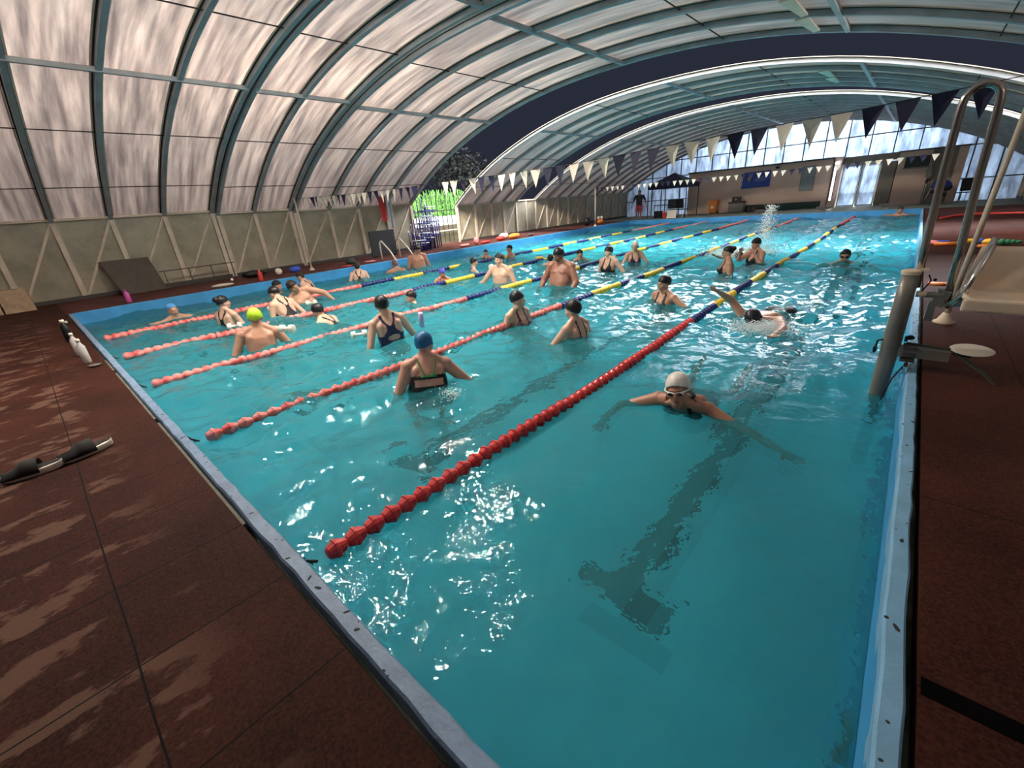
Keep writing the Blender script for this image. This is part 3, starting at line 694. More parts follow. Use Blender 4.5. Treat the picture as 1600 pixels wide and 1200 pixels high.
for i, (x, yo) in enumerate(ROPES):
    root = empty('lane_rope', (x, 0, WZ), 0, RNAMES[i]+', navy and yellow middle', 'lane rope', 'lane ropes across the pool')
    rr = random.Random(40+i); off = lambda y: .035*math.sin(y*.55+i*1.9)*min(1, (y-.3)/2)*min(1, (24.7-y)/2)
    seq = [('red' if i == 0 else 'pink')]*5+['navy' if k % 2 == 0 else 'yellow' for k in range(15)]+['red' if i == 0 else 'pink']*5
    start = yo
    for k, c in enumerate(seq):
        y0, y1 = start+k, start+k+1
        if k == 0: y0 = .15
        if y1 > 24.8: y1 = 24.8
        x0, x1 = off(y0), off(y1); o = bpy.data.objects.new('float_section', BM[c, 1 if (i == 0 and k < 8) or (i == 1 and k < 5) else 0]); scene.collection.objects.link(o); o.parent = root
        o.location = (x0, y0, .022+.008*math.sin(k*2.1+i)); o.rotation_euler = (0, 0, -math.atan2(x1-x0, y1-y0)); o.scale = (1, (y1-y0), 1)
        o['label'] = {'red': 'red floats', 'pink': 'faded pink floats', 'navy': 'navy floats', 'yellow': 'yellow floats'}[c]
    b = MB(); b.tube([(0, -.01, .16), (0, .03, .08), (0, .10, .02)], .008, 6); b.build('cable', 'wire', root); b = MB(); b.tube([(0, 24.7, .02), (0, 24.97, .06)], .008, 6); b.build('cable', 'wire', root)
    b = MB()
    for q in range(6): b.tube([(.012*math.cos(q*2), .0+q*.012, .14-.018*q), (.02*math.sin(q*3), .012+q*.012, .12-.018*q), (-.012, .03+q*.012, .10-.015*q)], .004, 5)
    b.build('turnbuckle', 'wire', root)

# ------------------------------------------------------------------ people
def seg_dist(P, a, b):
    a = np.array(a); b = np.array(b); d = b-a; t = np.clip(((P-a)@d)/(d@d), 0, 1)
    return np.linalg.norm(P-(a+t[:, None]*d), axis=1)
def cone(mb, a, b, ra, rb, n=14):
    a, b = Vector(a), Vector(b); d = (b-a).normalized()
    pts = [a-d*ra*.92, a-d*ra*.7, a-d*ra*.35, a]+[a.lerp(b, t) for t in (.33, .66)]+[b, b+d*rb*.35, b+d*rb*.7, b+d*rb*.92]
    rs = [ra*.35, ra*.7, ra*.93, ra, ra+(rb-ra)*.33, ra+(rb-ra)*.66, rb, rb*.93, rb*.7, rb*.35]
    mb.tube(pts, rs, n)
SUIT_CACHE = {}
def sstep(x, a, b):
    t = np.clip((x-a)/(b-a), 0, 1); return t*t*(3-2*t)
def person(label, x, y, ztop, face, H=1.70, skin='skin_fair', suit='onepiece', suit_mat='suit_black', cap=None, hair='hair_black', sex='f', fat=0.0,
           lean=5, side=0, yaw=0, pitch=0, roll=0, armR=None, armL=None, voxel=.012, legs=None, tilt=None, goggles=None, floor=FZ, capk=.35, bun=False, category='person', hands=True, group=None, hat=None):
    H = H*1.13 if tilt is None or True else H
    s = H/1.715; k = 1.04+fat*.5
    up = 1.0
    armR = armR or ((.3, .12, -.93), (.1, .62, -.75)); armL = armL or ((-.3, .12, -.93), (-.1, .62, -.75))
    wsh = .192 if sex == 'm' else .174
    mb = MB()
    # torso loft (rest pose, facing +y)
    m_ = sex == 'm'
    R = [(.86, .155 if m_ else .165, .105, -.005), (.93, .160 if m_ else .175, .115, -.01), (1.00, .150*k if m_ else .155*k, .108*(1+fat*.9), .0+fat*.03), (1.09, .142*k if m_ else .132*k, .100*(1+fat*1.3), .01+fat*.05),
         (1.18, .150*k if m_ else .135*k, .105*(1+fat*.9), .01+fat*.03), (1.27, .165*(1+fat*.2) if m_ else .148*(1+fat*.25), .115*(1+fat*.4), .005), (1.35, .175 if m_ else .155, .112, -.005), (1.41, .155 if m_ else .138, .080, -.015), (1.455, .085, .062, -.018), (1.50, .064 if m_ else .056, .060, -.01), (1.55, .060 if m_ else .052, .058, .0)]
    rings = []
    for z, a, d, yc in R:
        ring_ = []
        for j in range(24):
            th = 2*PI*j/24; c_, s_ = math.cos(th), math.sin(th); ex = .82
            ring_.append(Vector((a*math.copysign(abs(c_)**ex, c_), yc+d*math.copysign(abs(s_)**ex, s_), z)))
        rings.append(ring_)
    mb.loft(rings)
    for sx in (-1, 1):
        cone(mb, (sx*.042, -.015, 1.492), (sx*(wsh-.03), -.012, 1.425), .044, .047)
        cone(mb, (sx*.10, -.055, 1.36), (sx*.10, -.05, 1.24), .055, .05)      # shoulder blades
        if m_: mb.ell((sx*.075, .075, 1.315), (.075, .045+fat*.02, .055))
        else: mb.ell((sx*.068, .098+fat*.01, 1.265), (.062+fat*.012, .058+fat*.02, .062+fat*.01))
        mb.ell((sx*.09, -.06, .90), (.085*k, .085, .10))
    if fat: mb.ell((0, .06+fat*.03, 1.06), (.135*k, .10*(1+fat*.6), .14))
    # arms
    arms = []
    for sx, (u, f_) in ((1, armR), (-1, armL)):
        u = Vector(u).normalized(); f_ = Vector(f_).normalized(); S = Vector((sx*wsh, -.01, 1.405)); E_ = S+u*.285; Wr = E_+f_*.245
        ra = (.056 if m_ else .050)*(1+fat*.38)
        mb.ell(S, (ra*1.12,)*3); cone(mb, S, E_, ra, ra*.78); cone(mb, E_, Wr, ra*.80, .026)
        sd = f_.cross(Vector((0, 0, 1)) if abs(f_.z) < .9 else Vector((0, 1, 0))).normalized(); nn = sd.cross(f_)
        M3 = Matrix((sd, f_, nn)).transposed(); mb.ell(Wr+f_*.045, (.038, .052, .017), 12, 8, M3)
        arms.append((S, E_, Wr, f_, sd, nn, sx))
    # legs
    if legs is None:
        fl = (floor-(ztop-H))/s
        legs = []
        for sx in (-1, 1):
            hip = Vector((sx*.09, 0, .90)); foot = Vector((sx*.11, .0, max(fl, 0)+.07)); d = max(min(hip.z-foot.z, .845), .25); foot.z = hip.z-d
            ky = math.sqrt(max(.43**2-(d/2)**2, .0004)); kn_ = Vector((sx*.11, ky, hip.z-d/2)); legs.append((hip, kn_, foot))
    for hip, kn_, foot in legs:
        cone(mb, hip, kn_, .085*(1+fat*.3), .055); cone(mb, kn_, foot, .055, .036)
        fd = Vector((0, 1, 0)) if tilt is None else (foot-kn_).normalized()
        cone(mb, foot+Vector((0, 0, -.02)), foot+fd*.15+Vector((0, 0, -.035)), .036, .026)
    # head
    mb.ell((0, -.008, 1.628), (.074, .092, .087), 16, 12); mb.ell((0, .022, 1.572), (.058, .068, .078), 16, 12); mb.ell((0, .060, 1.522), (.030, .026, .022))
    mb.ell((0, .074, 1.618), (.048, .020, .013)); mb.tube([(0, .082, 1.612), (0, .100, 1.590), (0, .106, 1.573), (0, .088, 1.566)], [.008, .010, .013, .008], 8)
    mb.ell((0, .083, 1.546), (.024, .012, .007)); mb.ell((0, .080, 1.536), (.021, .012, .008))
    for sx in (-1, 1):
        mb.ell((sx*.076, -.004, 1.588), (.012, .020, .031)); mb.ell((sx*.042, .058, 1.575), (.022, .022, .022))
    raw = mb.build('tmp'); md = raw.modifiers.new('r', 'REMESH'); md.mode = 'VOXEL'; md.voxel_size = voxel/s
    sm = raw.modifiers.new('s', 'SMOOTH'); sm.factor = .5; sm.iterations = 3 if voxel > .009 else 5
    dg = bpy.context.evaluated_depsgraph_get(); ev = raw.evaluated_get(dg); em = ev.to_mesh()
    nv = len(em.vertices); V = np.zeros(nv*3); em.vertices.foreach_get('co', V); V = V.reshape(-1, 3)
    NRM = np.zeros(nv*3); em.vertices.foreach_get('normal', NRM); NRM = NRM.reshape(-1, 3)
    faces = [tuple(p.vertices) for p in em.polygons]; ev.to_mesh_clear(); rm = raw.data; bpy.data.objects.remove(raw); bpy.data.meshes.remove(rm)
    # region masks in the rest pose
    armd = np.min([np.minimum(seg_dist(V, S, E_)-.052*(1+fat*.3), seg_dist(V, E_, Wr+f_*.1)-.035) for S, E_, Wr, f_, sd, nn, sx in arms], axis=0)
    coreX = np.maximum(np.abs(V[:, 0])/(.165*k)-1, 0)
    is_arm = (armd < .012) & ((np.abs(V[:, 0]) > wsh-.045) | (V[:, 2] > 1.5) | (V[:, 1] > .17))
    headm = (V[:, 2] > 1.49) & (np.abs(V[:, 0]) < .10) & (np.abs(V[:, 1]) < .125) & ~((armd < .0) & (np.abs(V[:, 0]) > .08))
    # fingers (separate chains rooted in the palm)
    FV, FF = [], []
    fm = MB()
    if hands:
        for S, E_, Wr, f_, sd, nn, sx in arms:
            P0 = Wr+f_*.075
            for q, (o_, l_) in enumerate(((-.027, .070), (-.009, .080), (.009, .074), (.026, .058))):
                a = P0+sd*o_; c1 = a+(f_*.8+sd*o_*3).normalized()*l_*.5; c2 = c1+(f_*.85-nn*.5).normalized()*l_*.5
                fm.tube([a-f_*.01, a, c1, c2, c2+(c2-c1).normalized()*.004], [.0085, .0090, .0085, .007, .003], 7)
            a = Wr+f_*.03-sd*.03*sx; fm.tube([a, a+(f_*.6-sd*sx*.8).normalized()*.035, a+(f_*.9-sd*sx*.5).normalized()*.062], [.011, .010, .006], 7)
    # deformation: head rotation then spine bend
    def deform(Pn, hm, am):
        P_ = np.array(Pn, dtype=float)
        if len(P_) == 0: return P_
        wgt = sstep(P_[:, 2], 1.46, 1.53)*hm
        ey, ep, er = math.radians(yaw), math.radians(pitch), math.radians(roll)
        Rm = np.array(Matrix.Rotation(ey, 3, 'Z') @ Matrix.Rotation(ep, 3, 'X') @ Matrix.Rotation(er, 3, 'Y'))
        piv = np.array((0, -.005, 1.50)); Q_ = (P_-piv)@Rm.T+piv; P_ = P_*(1-wgt[:, None])+Q_*wgt[:, None]
        wb = sstep(P_[:, 2], .90, 1.28) if am is None else np.maximum(sstep(P_[:, 2], .90, 1.28), am)
        la, sa = -math.radians(lean), math.radians(side); piv = np.array((0, 0, 1.0)); out = np.empty_like(P_)
        c1, s1 = np.cos(la*wb), np.sin(la*wb); D = P_-piv
        yy = D[:, 1]*c1-D[:, 2]*s1; zz = D[:, 1]*s1+D[:, 2]*c1; c2, s2 = np.cos(sa*wb), np.sin(sa*wb)
        xx = D[:, 0]*c2+zz*s2; zz = -D[:, 0]*s2+zz*c2
        return np.stack([xx, yy, zz], 1)+piv
    hm = headm.astype(float)*1.0
    # near the neck let the blend act on everything between the shoulders
    neck = (V[:, 2] > 1.455) & (np.abs(V[:, 0]) < .09) & (np.abs(V[:, 1]) < .12); hm = np.maximum(hm, neck.astype(float)*(~is_arm))
    am = is_arm.astype(float)
    VD = deform(V, hm, am)*s
    root = empty('person', (x, y, 0), 0, label, category, group)
    top = VD[headm][:, 2].max() if headm.any() else H
    if tilt is None:
        hx, hy_ = VD[headm][:, 0].mean(), VD[headm][:, 1].mean()
        root.matrix_world = Matrix.Translation((x, y, ztop-top)) @ Matrix.Rotation(math.radians(face)-PI/2, 4, 'Z')
    else: root.matrix_world = tilt
    def mk(nm, verts, fs, m_n, parent=root, smooth=True):
        me = bpy.data.meshes.new(nm); me.from_pydata([tuple(v) for v in verts], [], fs); me.materials.append(MATS[m_n])
        me.polygons.foreach_set('use_smooth', [smooth]*len(me.polygons)); me.update(); o = bpy.data.objects.new(nm, me); scene.collection.objects.link(o); o.parent = parent; return o
    bv, bf = [tuple(v) for v in VD], list(faces)
    if hands and fm.v:
        FD = deform(np.array([tuple(v) for v in fm.v]), np.zeros(len(fm.v)), np.ones(len(fm.v)))*s; o_ = len(bv); bv += [tuple(v) for v in FD]; bf += [tuple(i+o_ for i in f) for f in fm.f]
    body = mk('body', bv, bf, skin)
    # shells from masked faces
    def shell(nm, mask, m_n, off, smooth_it=0, jitter=0):
        mf = [f for f in faces if all(mask[i] for i in f)]
        if not mf: return None
        ids = sorted(set(i for f in mf for i in f)); mp = {a: b_ for b_, a in enumerate(ids)}; ids = np.array(ids)
        offv = off(V[ids]) if callable(off) else np.full(len(ids), off)
        Pn = V[ids]+NRM[ids]*offv[:, None]; D = deform(Pn, hm[ids], am[ids])*s
        o = mk(nm, D, [tuple(mp[i] for i in f) for f in mf], m_n); md = o.modifiers.new('s', 'SOLIDIFY'); md.thickness = .004; md.offset = 0; return o
    x_, y_, z_ = V[:, 0], V[:, 1], V[:, 2]; torso = ~is_arm & (z_ < 1.49) & (z_ > .80)
    ax = np.abs(x_); back = y_ < -.0
    legcut = z_ > .84+ax*.35
    if suit in ('onepiece', 'keyhole', 'strappy', 'halter'):
        under = z_ < np.where(back, 1.19, 1.25+.02*np.cos(x_*8)) - np.where(ax > .10, (ax-.10)*.3, 0)+.0
        if suit == 'keyhole': under = under | (back & (z_ < 1.25))
        body_m = torso & legcut & under
        if suit == 'onepiece':
            w_ = np.where(back, np.interp(z_, [1.15, 1.25, 1.33, 1.40, 1.48], [.13, .05, .035, .075, .085]), np.interp(z_, [1.2, 1.30, 1.36, 1.48], [.135, .125, .095, .085]))
            inner = np.where(back, np.interp(z_, [1.33, 1.36, 1.48], [0, .025, .055]), np.interp(z_, [1.24, 1.27, 1.33, 1.48], [0, .02, .055, .055]))
            up_m = torso & (z_ >= 1.15) & (ax < w_) & (ax >= inner)
        elif suit == 'keyhole':
            w_ = np.where(back, np.interp(z_, [1.16, 1.26, 1.31, 1.37, 1.41, 1.48], [.16, .10, .055, .055, .085, .10]), .12)
            inner = np.where(back, np.interp(z_, [1.355, 1.39, 1.48], [0, .04, .065]), np.interp(z_, [1.28, 1.33, 1.48], [0, .05, .05]))
            up_m = torso & (z_ >= 1.05) & (ax < w_) & (ax >= inner); hole = back & (((x_-.01)/.075)**2+((z_-1.205)/.032)**2 < 1)
            body_m &= ~hole; up_m &= ~hole
        elif suit == 'strappy':
            body_m = torso & legcut & ((z_ < np.where(back, 1.225, 1.26)) | (back & (z_ > 1.285) & (z_ < 1.325)) | ((ax > .13) & (z_ < 1.325)))
            up_m = torso & ~back & (z_ < 1.49) & (ax > .06) & (ax < .09)
        else:
            up_m = torso & (z_ >= 1.15) & (((~back) & (ax < np.interp(z_, [1.2, 1.34, 1.48], [.13, .09, .06])) & (ax > np.interp(z_, [1.25, 1.3, 1.48], [0, .03, .035]))) | (back & (ax > .045) & (ax < .065+.0)))
        shell('swimsuit', body_m | up_m, suit_mat, .006)
        if suit == 'strappy':
            for sx in (-1, 1):
                pts = []
                for z0, xx in ((1.305, .035), (1.34, .042), (1.38, .062), (1.42, .078), (1.455, .082), (1.462, .080)):
                    cand = V[(np.abs(x_-sx*xx) < .012) & (np.abs(z_-z0) < .014) & back]
                    yv = cand[:, 1].min()-.006 if len(cand) else -.09
                    pts.append((sx*xx, yv, z0))
                D = deform(np.array(pts), np.zeros(len(pts)), np.zeros(len(pts)))*s; sb = MB(); sb.tube([tuple(p) for p in D], .006, 6); o = sb.build('strap', 'suit_green', root, True); o['label'] = 'green strap'
            gm = torso & back & (z_ > 1.298) & (z_ < 1.325) & (ax < .07); o = shell('strap', gm, 'suit_green', .012)
            if o: o['label'] = 'green back band'
    elif suit == 'trunks': shell('swim_trunks', ~is_arm & (z_ < 1.0) & (z_ > .62), suit_mat, .008)
    elif suit == 'shirt':
        shell('shirt', (~is_arm & (z_ < 1.47) & (z_ > .93)) | (is_arm & (np.min([seg_dist(V, a[0], Vector(a[0]).lerp(Vector(a[1]), .6)) for a in arms], axis=0) < .075)), suit_mat, .012)
        shell('shorts', ~is_arm & (z_ < .96) & (z_ > .60), 'trunks_red' if suit_mat == 'shirt_black' else 'trunks_dark', .014)
    H_ = headm & (V[:, 2] > 1.50)
    if cap: shell('swim_cap', H_ & (z_ > 1.600+capk*y_+.0), cap, lambda P: .008+.004*np.clip((P[:, 2]-1.6)*10, 0, 1))
    elif hair:
        shell('hair', H_ & ((z_ > 1.612+.42*y_) | ((y_ < -.035) & (z_ > 1.525))) & (z_ > 1.52), hair, lambda P: .012+.006*np.sin(P[:, 0]*90)*np.sin(P[:, 2]*80+P[:, 1]*60))
    extra = []
    if bun:
        bb = MB(); c = deform(np.array([(0, -.085, 1.665)]), np.ones(1), np.zeros(1))[0]*s; bb.ell(c, (.055*s, .055*s, .05*s), 12, 8); bb.build('hair_bun' if not cap else 'cap_bulge', cap or hair, root, True)
    if voxel < .0125:
        for sx in (-1, 1):
            c = deform(np.array([(sx*.029, .080, 1.598)]), np.ones(1), np.zeros(1))[0]*s
            if not goggles: bb = MB(); bb.ell(c, (.010*s, .007*s, .0055*s), 8, 6); bb.build('eye', 'eye_dark', root, True)
        c = deform(np.array([(0, .094, 1.541)]), np.ones(1), np.zeros(1))[0]*s; bb = MB(); bb.ell(c, (.019*s, .007*s, (.007 if goggles != 'white' else .017)*s), 10, 6); bb.build('mouth', 'lip', root, True)
    if goggles:
        gm_ = 'goggle_white' if goggles == 'white' else 'plastic_black'
        g = MB(); pts = []
        for q in range(17):
            an = -PI*.08+(PI*1.16)*q/16; pts.append((.086*math.cos(an), .012+.082*math.sin(an), 1.600+.012*abs(math.cos(an))))
        if goggles != 'pushed':
            D = deform(np.array(pts), np.ones(len(pts)), np.zeros(len(pts)))*s; g.tube([tuple(p) for p in D], .0055*s, 6)
            o = g.build('goggles', gm_, root, True)
            for sx in (-1, 1):
                c = deform(np.array([(sx*.031, .101, 1.598)]), np.ones(1), np.zeros(1))[0]*s; l = MB(); l.ell(c, (.021*s, .011*s, .014*s), 12, 8); l.build('lens', 'goggle_lens', o, True)
                l = MB(); c = deform(np.array([(sx*.031, .089, 1.598)]), np.ones(1), np.zeros(1))[0]*s; l.ell(c, (.026*s, .010*s, .018*s), 12, 8); l.build('lens_rim', gm_, o, True)
        else:
            pts = [(px_, py_, pz+.045) for px_, py_, pz in pts]; D = deform(np.array(pts), np.ones(len(pts)), np.zeros(len(pts)))*s; g.tube([tuple(p) for p in D], .006*s, 6); o = g.build('goggles', gm_, root, True)
    return root

DOWN = ((.35, .05, -.94), (.1, .25, -.96)); DOWNL = ((-.35, .05, -.94), (-.1, .25, -.96))
FWD = ((.25, .35, -.90), (-.1, .95, -.25)); FWDL = ((-.25, .35, -.90), (.1, .95, -.25))
OUT = ((.72, .25, -.62), (.25, .85, -.35)); OUTL = ((-.72, .25, -.62), (-.25, .85, -.35))
BENT = ((.38, -.1, -.92), (.05, .85, -.5)); BENTL = ((-.38, -.1, -.92), (-.05, .85, -.5))
SPREAD = ((.93, .1, -.34), (.98, .2, -.02)); SPREADL = ((-.93, .1, -.34), (-.98, .2, -.02))
UPH = ((.55, .62, -.55), (-.52, .22, .83)); UPHL = ((-.55, .62, -.55), (.52, .22, .83))

# tocam azimuths: facing = direction to the camera + turn
person('man in a lime green swim cap seen from behind, holding a white dumbbell', 6.19, 1.52, .33, -16+180, 1.72, 'skin_tan', 'trunks', 'trunks_grey', 'cap_lime', None, 'm', .25, 8, 3, -8, 0, 0, ((.50, .15, -.85), (-.1, .95, .1)), ((-.42, .0, -.9), (-.1, .9, -.3)), .010)
person('broad woman in a blue swim cap and black suit with green straps, seen from behind', 9.53, 1.93, .29, -35+183, 1.66, 'skin_pink', 'strappy', 'suit_black', 'cap_blue', None, 'f', .62, 14, 4, -28, 4, 0, ((.72, .0, -.69), (.35, .8, -.3)), ((-.40, -.1, -.9), (-.1, .7, -.7)), .0085)
person('woman in a navy keyhole swimsuit and black cap seen from behind, head turned ahead', 7.73, 2.74, .40, -31+195, 1.72, 'skin_fair', 'keyhole', 'suit_navy', 'cap_black', None, 'f', .15, 6, -4, 4, 0, 0, ((.42, .25, -.85), (.2, .95, .05)), ((-.42, -.15, -.88), (-.1, .75, -.6)), .009, capk=.55)
person('woman with a rounded black bun cap and black suit facing right', 3.78, 1.79, .29, -14+130, 1.66, 'skin_fair', 'onepiece', 'suit_black', 'cap_black', None, 'f', .1, 4, 0, -25, 4, 0, FWD, FWDL, .011, bun=True)
person('woman in black cap and black suit leaning forward beside the stout bare chested man', 4.34, 2.71, .33, -20+215, 1.70, 'skin_fair', 'onepiece', 'suit_black', 'cap_black', None, 'f', .12, 24, 0, 10, -8, 0, BENT, FWDL, .011, capk=.5)
person('bare chested stout man bending sideways near the leftmost lane rope', 3.23, 3.55, .30, -23+18, 1.76, 'skin_tan', 'trunks', 'trunks_grey', None, 'hair_brown', 'm', .5, 12, 24, 20, -5, 0, ((.75, .35, -.55), (.3, .5, -.8)), ((-.70, .35, -.62), (-.25, .45, -.85)), .012)
person('dark haired woman in a black suit bent forward behind the stout man', 1.15, 4.63, .20, -23+240, 1.62, 'skin_fair', 'onepiece', 'suit_black', None, 'hair_brown', 'f', .1, 26, 0, 0, 0, 0, FWD, FWDL, .014)
person('swimmer in a pale blue cap by the left wall with arms spread on the water', 1.74, 1.42, .07, -9+10, 1.70, 'skin_tan', 'trunks', 'trunks_dark', 'cap_light_blue', None, 'm', .1, 6, 3, 5, 6, 0, ((.97, .1, .05), (.98, .15, .03)), ((-.95, .1, -.2), (-.9, .3, -.1)), .012, capk=.75)
person('dark haired man low in the water by the left wall looking right', .93, 3.66, .09, -19+75, 1.70, 'skin_tan', 'trunks', 'trunks_dark', None, 'hair_black', 'm', .1, 14, 0, 0, 4, 0, ((.55, .6, -.15), (-.2, .9, -.05)), ((-.55, .6, -.15), (.3, .9, -.05)), .013)
person('dark haired woman in a black racerback suit seen from behind by the left wall', 1.12, 6.04, .24, -29+180, 1.62, 'skin_fair', 'onepiece', 'suit_black', None, 'hair_brown', 'f', .1, 5, 0, 0, 0, 0, BENT, BENTL, .014)
person('balding man crouched with bare shoulders at the foot of the pool ladder', .99, 7.42, .10, -33+185, 1.70, 'skin_warm', 'trunks', 'trunks_dark', None, 'hair_grey', 'm', .35, 10, 0, 0, -6, 0, OUT, OUTL, .014)
person('tall bare chested man standing against the left wall with head bowed', 1.08, 8.23, .46, -36+20, 1.80, 'skin_warm', 'trunks', 'trunks_dark', None, 'hair_black', 'm', .35, 6, 3, 28, -22, 0, DOWN, DOWNL, .014)
person('person with short black hair leaning low over the water before the middle rope', 5.91, 2.89, .11, -25+232, 1.68, 'skin_fair', 'onepiece', 'suit_black', 'cap_black', None, 'f', .1, 38, 0, 0, 16, 0, FWD, FWDL, .011, capk=.6)
person('black capped person showing only head and shoulders behind the middle rope, looking left', 5.71, 4.60, -.01, -35+285, 1.66, 'skin_pink', 'onepiece', 'suit_black', 'cap_black', None, 'f', 0, 4, 0, 0, 0, 0, OUT, OUTL, .012, capk=.55)
person('child in a purple swim cap and red suit by the yellow floats', 4.45, 6.41, .11, -39+15, 1.40, 'skin_warm', 'onepiece', 'suit_red', 'cap_purple', None, 'f', 0, 6, 0, 0, -8, 0, OUT, OUTL, .012)
person('woman in a black cap facing right and reaching for a white ball', 3.89, 7.97, .14, -43+95, 1.62, 'skin_fair', 'onepiece', 'suit_navy', 'cap_black', None, 'f', 0, 6, 0, 0, 0, 0, ((.4, .7, -.5), (0, .98, .12)), FWDL, .013, capk=.55)
person('bare chested dark haired man looking left between two ropes', 6.03, 6.88, .42, -47-28, 1.78, 'skin_fair', 'trunks', 'trunks_grey', None, 'hair_black', 'm', .2, 4, 0, -18, 4, 0, ((.62, .25, -.75), (.55, .75, -.35)), DOWNL, .012)
person('small dark haired child near the left wall behind the leftmost rope', 1.84, 10.62, .04, -45-10, 1.35, 'skin_tan', 'onepiece', 'suit_navy', None, 'hair_black', 'f', 0, 4, 0, 0, 0, 0, OUT, OUTL, .014)
person('dark haired girl in a bright pink suit holding a yellow float', 2.94, 10.74, .18, -48-70, 1.55, 'skin_warm', 'onepiece', 'suit_pink', None, 'hair_black', 'f', .1, 6, 0, 0, 0, 0, FWD, FWDL, .014)
person('dark head and shoulders of a child turned away behind the large man', 5.43, 9.58, .04, -53+160, 1.5, 'skin_tan', 'trunks', 'trunks_dark', None, 'hair_black', 'm', 0, 4, 0, 0, 0, 0, OUT, OUTL, .014)
person('large bare chested man in a dark cap looking down to the left', 7.69, 6.93, .55, -55-30, 1.84, 'skin_brown', 'trunks', 'trunks_dark', 'cap_black', None, 'm', .62, 3, 0, -22, -14, 0, ((.42, .3, -.85), (-.1, .8, -.55)), ((-.42, .25, -.87), (.15, .75, -.6)), .0115)
person('person in a small black cap facing the camera beyond the second rope', 5.95, 10.29, .10, -57+10, 1.6, 'skin_tan', 'onepiece', 'suit_black', 'cap_black', None, 'f', 0, 5, 0, 0, 0, 0, OUT, OUTL, .014)
person('woman in a high cut black tank suit and black cap glancing left', 7.71, 8.86, .35, -61-35, 1.68, 'skin_fair', 'onepiece', 'suit_black', 'cap_black', None, 'f', .2, 3, 0, -12, 2, 0, DOWN, ((-.6, -.1, -.78), (-.1, .5, -.85)), .012, goggles='pushed')
person('woman in a white swim cap and plum suit with hands at the surface', 7.56, 10.42, .30, -64+20, 1.66, 'skin_fair', 'onepiece', 'suit_plum', 'cap_white', None, 'f', .1, 5, 0, -25, 0, 0, ((.5, .3, -.8), (-.35, .9, -.3)), ((-.5, .3, -.8), (.35, .9, -.3)), .013)
person('woman in black cap, pushed up goggles and plum suit facing right at the rope', 8.74, 4.26, .24, -48+48, 1.66, 'skin_fair', 'onepiece', 'suit_plum', 'cap_black', None, 'f', .15, 4, 0, 30, 4, 0, BENT, DOWNL, .0095, goggles='pushed')
person('woman in a round black cap with thin straps turned away to the left', 9.96, 4.05, .24, -57+232, 1.66, 'skin_fair', 'halter', 'suit_black', 'cap_black', None, 'f', .18, 6, 0, 12, 0, 0, ((.6, .3, -.72), (.1, .98, .0)), ((-.55, .45, -.7), (.1, .98, -.05)), .009, capk=.5)
person('woman in a dark cap and low black suit alone between two ropes looking left', 10.15, 6.35, .19, -68-42, 1.64, 'skin_tan', 'onepiece', 'suit_black', 'cap_black', None, 'f', .2, 6, 0, -14, 6, 0, DOWN, ((-.8, -.1, -.55), (-.4, .3, -.85)), .011)
person('woman in a black pointed cap seen in left profile before the splash', 10.19, 9.43, .29, -75-80, 1.66, 'skin_tan', 'onepiece', 'suit_black', 'cap_black', None, 'f', .15, 4, 0, 0, 6, 0, DOWN, ((-.35, .0, -.93), (-.1, .35, -.92)), .012, bun=True)
person('woman in a black cap raising both hands to her goggles', 10.35, 11.07, .28, -77-50, 1.66, 'skin_pink', 'onepiece', 'suit_black', 'cap_black', None, 'f', .4, 6, 0, 0, -4, 0, UPH, UPHL, .012)
person('dark haired swimmer in goggles facing the camera alone in the rightmost lane', 12.00, 11.03, .03, -86, 1.66, 'skin_tan', 'trunks', 'trunks_dark', None, 'hair_black', 'm', .1, 4, 0, 0, 0, 0, OUT, OUTL, .012, goggles='black')
person('person resting folded arms at the far right corner of the pool', 12.45, 24.6, .12, -95, 1.68, 'skin_warm', 'trunks', 'trunks_dark', None, 'hair_brown', 'm', .1, 6, 0, 10, 0, 0, ((.8, .5, .1), (-.4, .7, .2)), ((-.8, .5, .1), (.4, .7, .2)), .016)
person('person in black top and red shorts standing on the far deck beside the canopy', .02, 26.2, 1.66, -70, 1.68, 'skin_warm', 'shirt', 'shirt_black', None, 'hair_black', 'm', 0, 0, 0, 0, 0, 0, ((.5, -.1, -.86), (.2, .3, -.9)), ((-.5, -.1, -.86), (-.2, .3, -.9)), .016, floor=-.006)
person('dark haired person in a blue shirt bending over by the far right hut', 13.75, 27.6, 1.08, 180, 1.66, 'skin_tan', 'shirt', 'shirt_blue', None, 'hair_black', 'm', .1, 74, 0, 0, 0, 0, ((.2, .85, -.1), (0, .9, .1)), ((-.2, .85, -.5), (0, .6, -.8)), .016, floor=-.004)

# breaststroke swimmer coming towards the camera
def axes_matrix(loc, upv, fwd):
    u = Vector(upv).normalized(); f = Vector(fwd); f = (f-u*f.dot(u)).normalized(); r = f.cross(u)
    return Matrix(((r.x, f.x, u.x, loc[0]), (r.y, f.y, u.y, loc[1]), (r.z, f.z, u.z, loc[2]), (0, 0, 0, 1)))
upv = Vector((.10, -.94, .30)).normalized(); chest = Vector((11.79, 2.74, -.31)); o_ = chest-upv*1.58
person('swimmer in a white cap and white rimmed goggles doing breaststroke towards the camera', 0, 0, 0, 0, 1.70, 'skin_warm', 'onepiece', 'suit_black', 'cap_white', None, 'f', .15, -14, 0, 8, 62, 6,
       ((.84, .44, .02), (.2, .9, .38)), ((-.88, .36, .10), (-.86, .40, .2)), .006, capk=.62, goggles='white', tilt=axes_matrix(o_, upv, (0, -.42, -.9)),
       legs=[(Vector((-.09, 0, .90)), Vector((-.20, .10, .55)), Vector((-.26, -.22, .30))), (Vector((.09, 0, .90)), Vector((.17, .10, .55)), Vector((.14, -.28, .32)))])
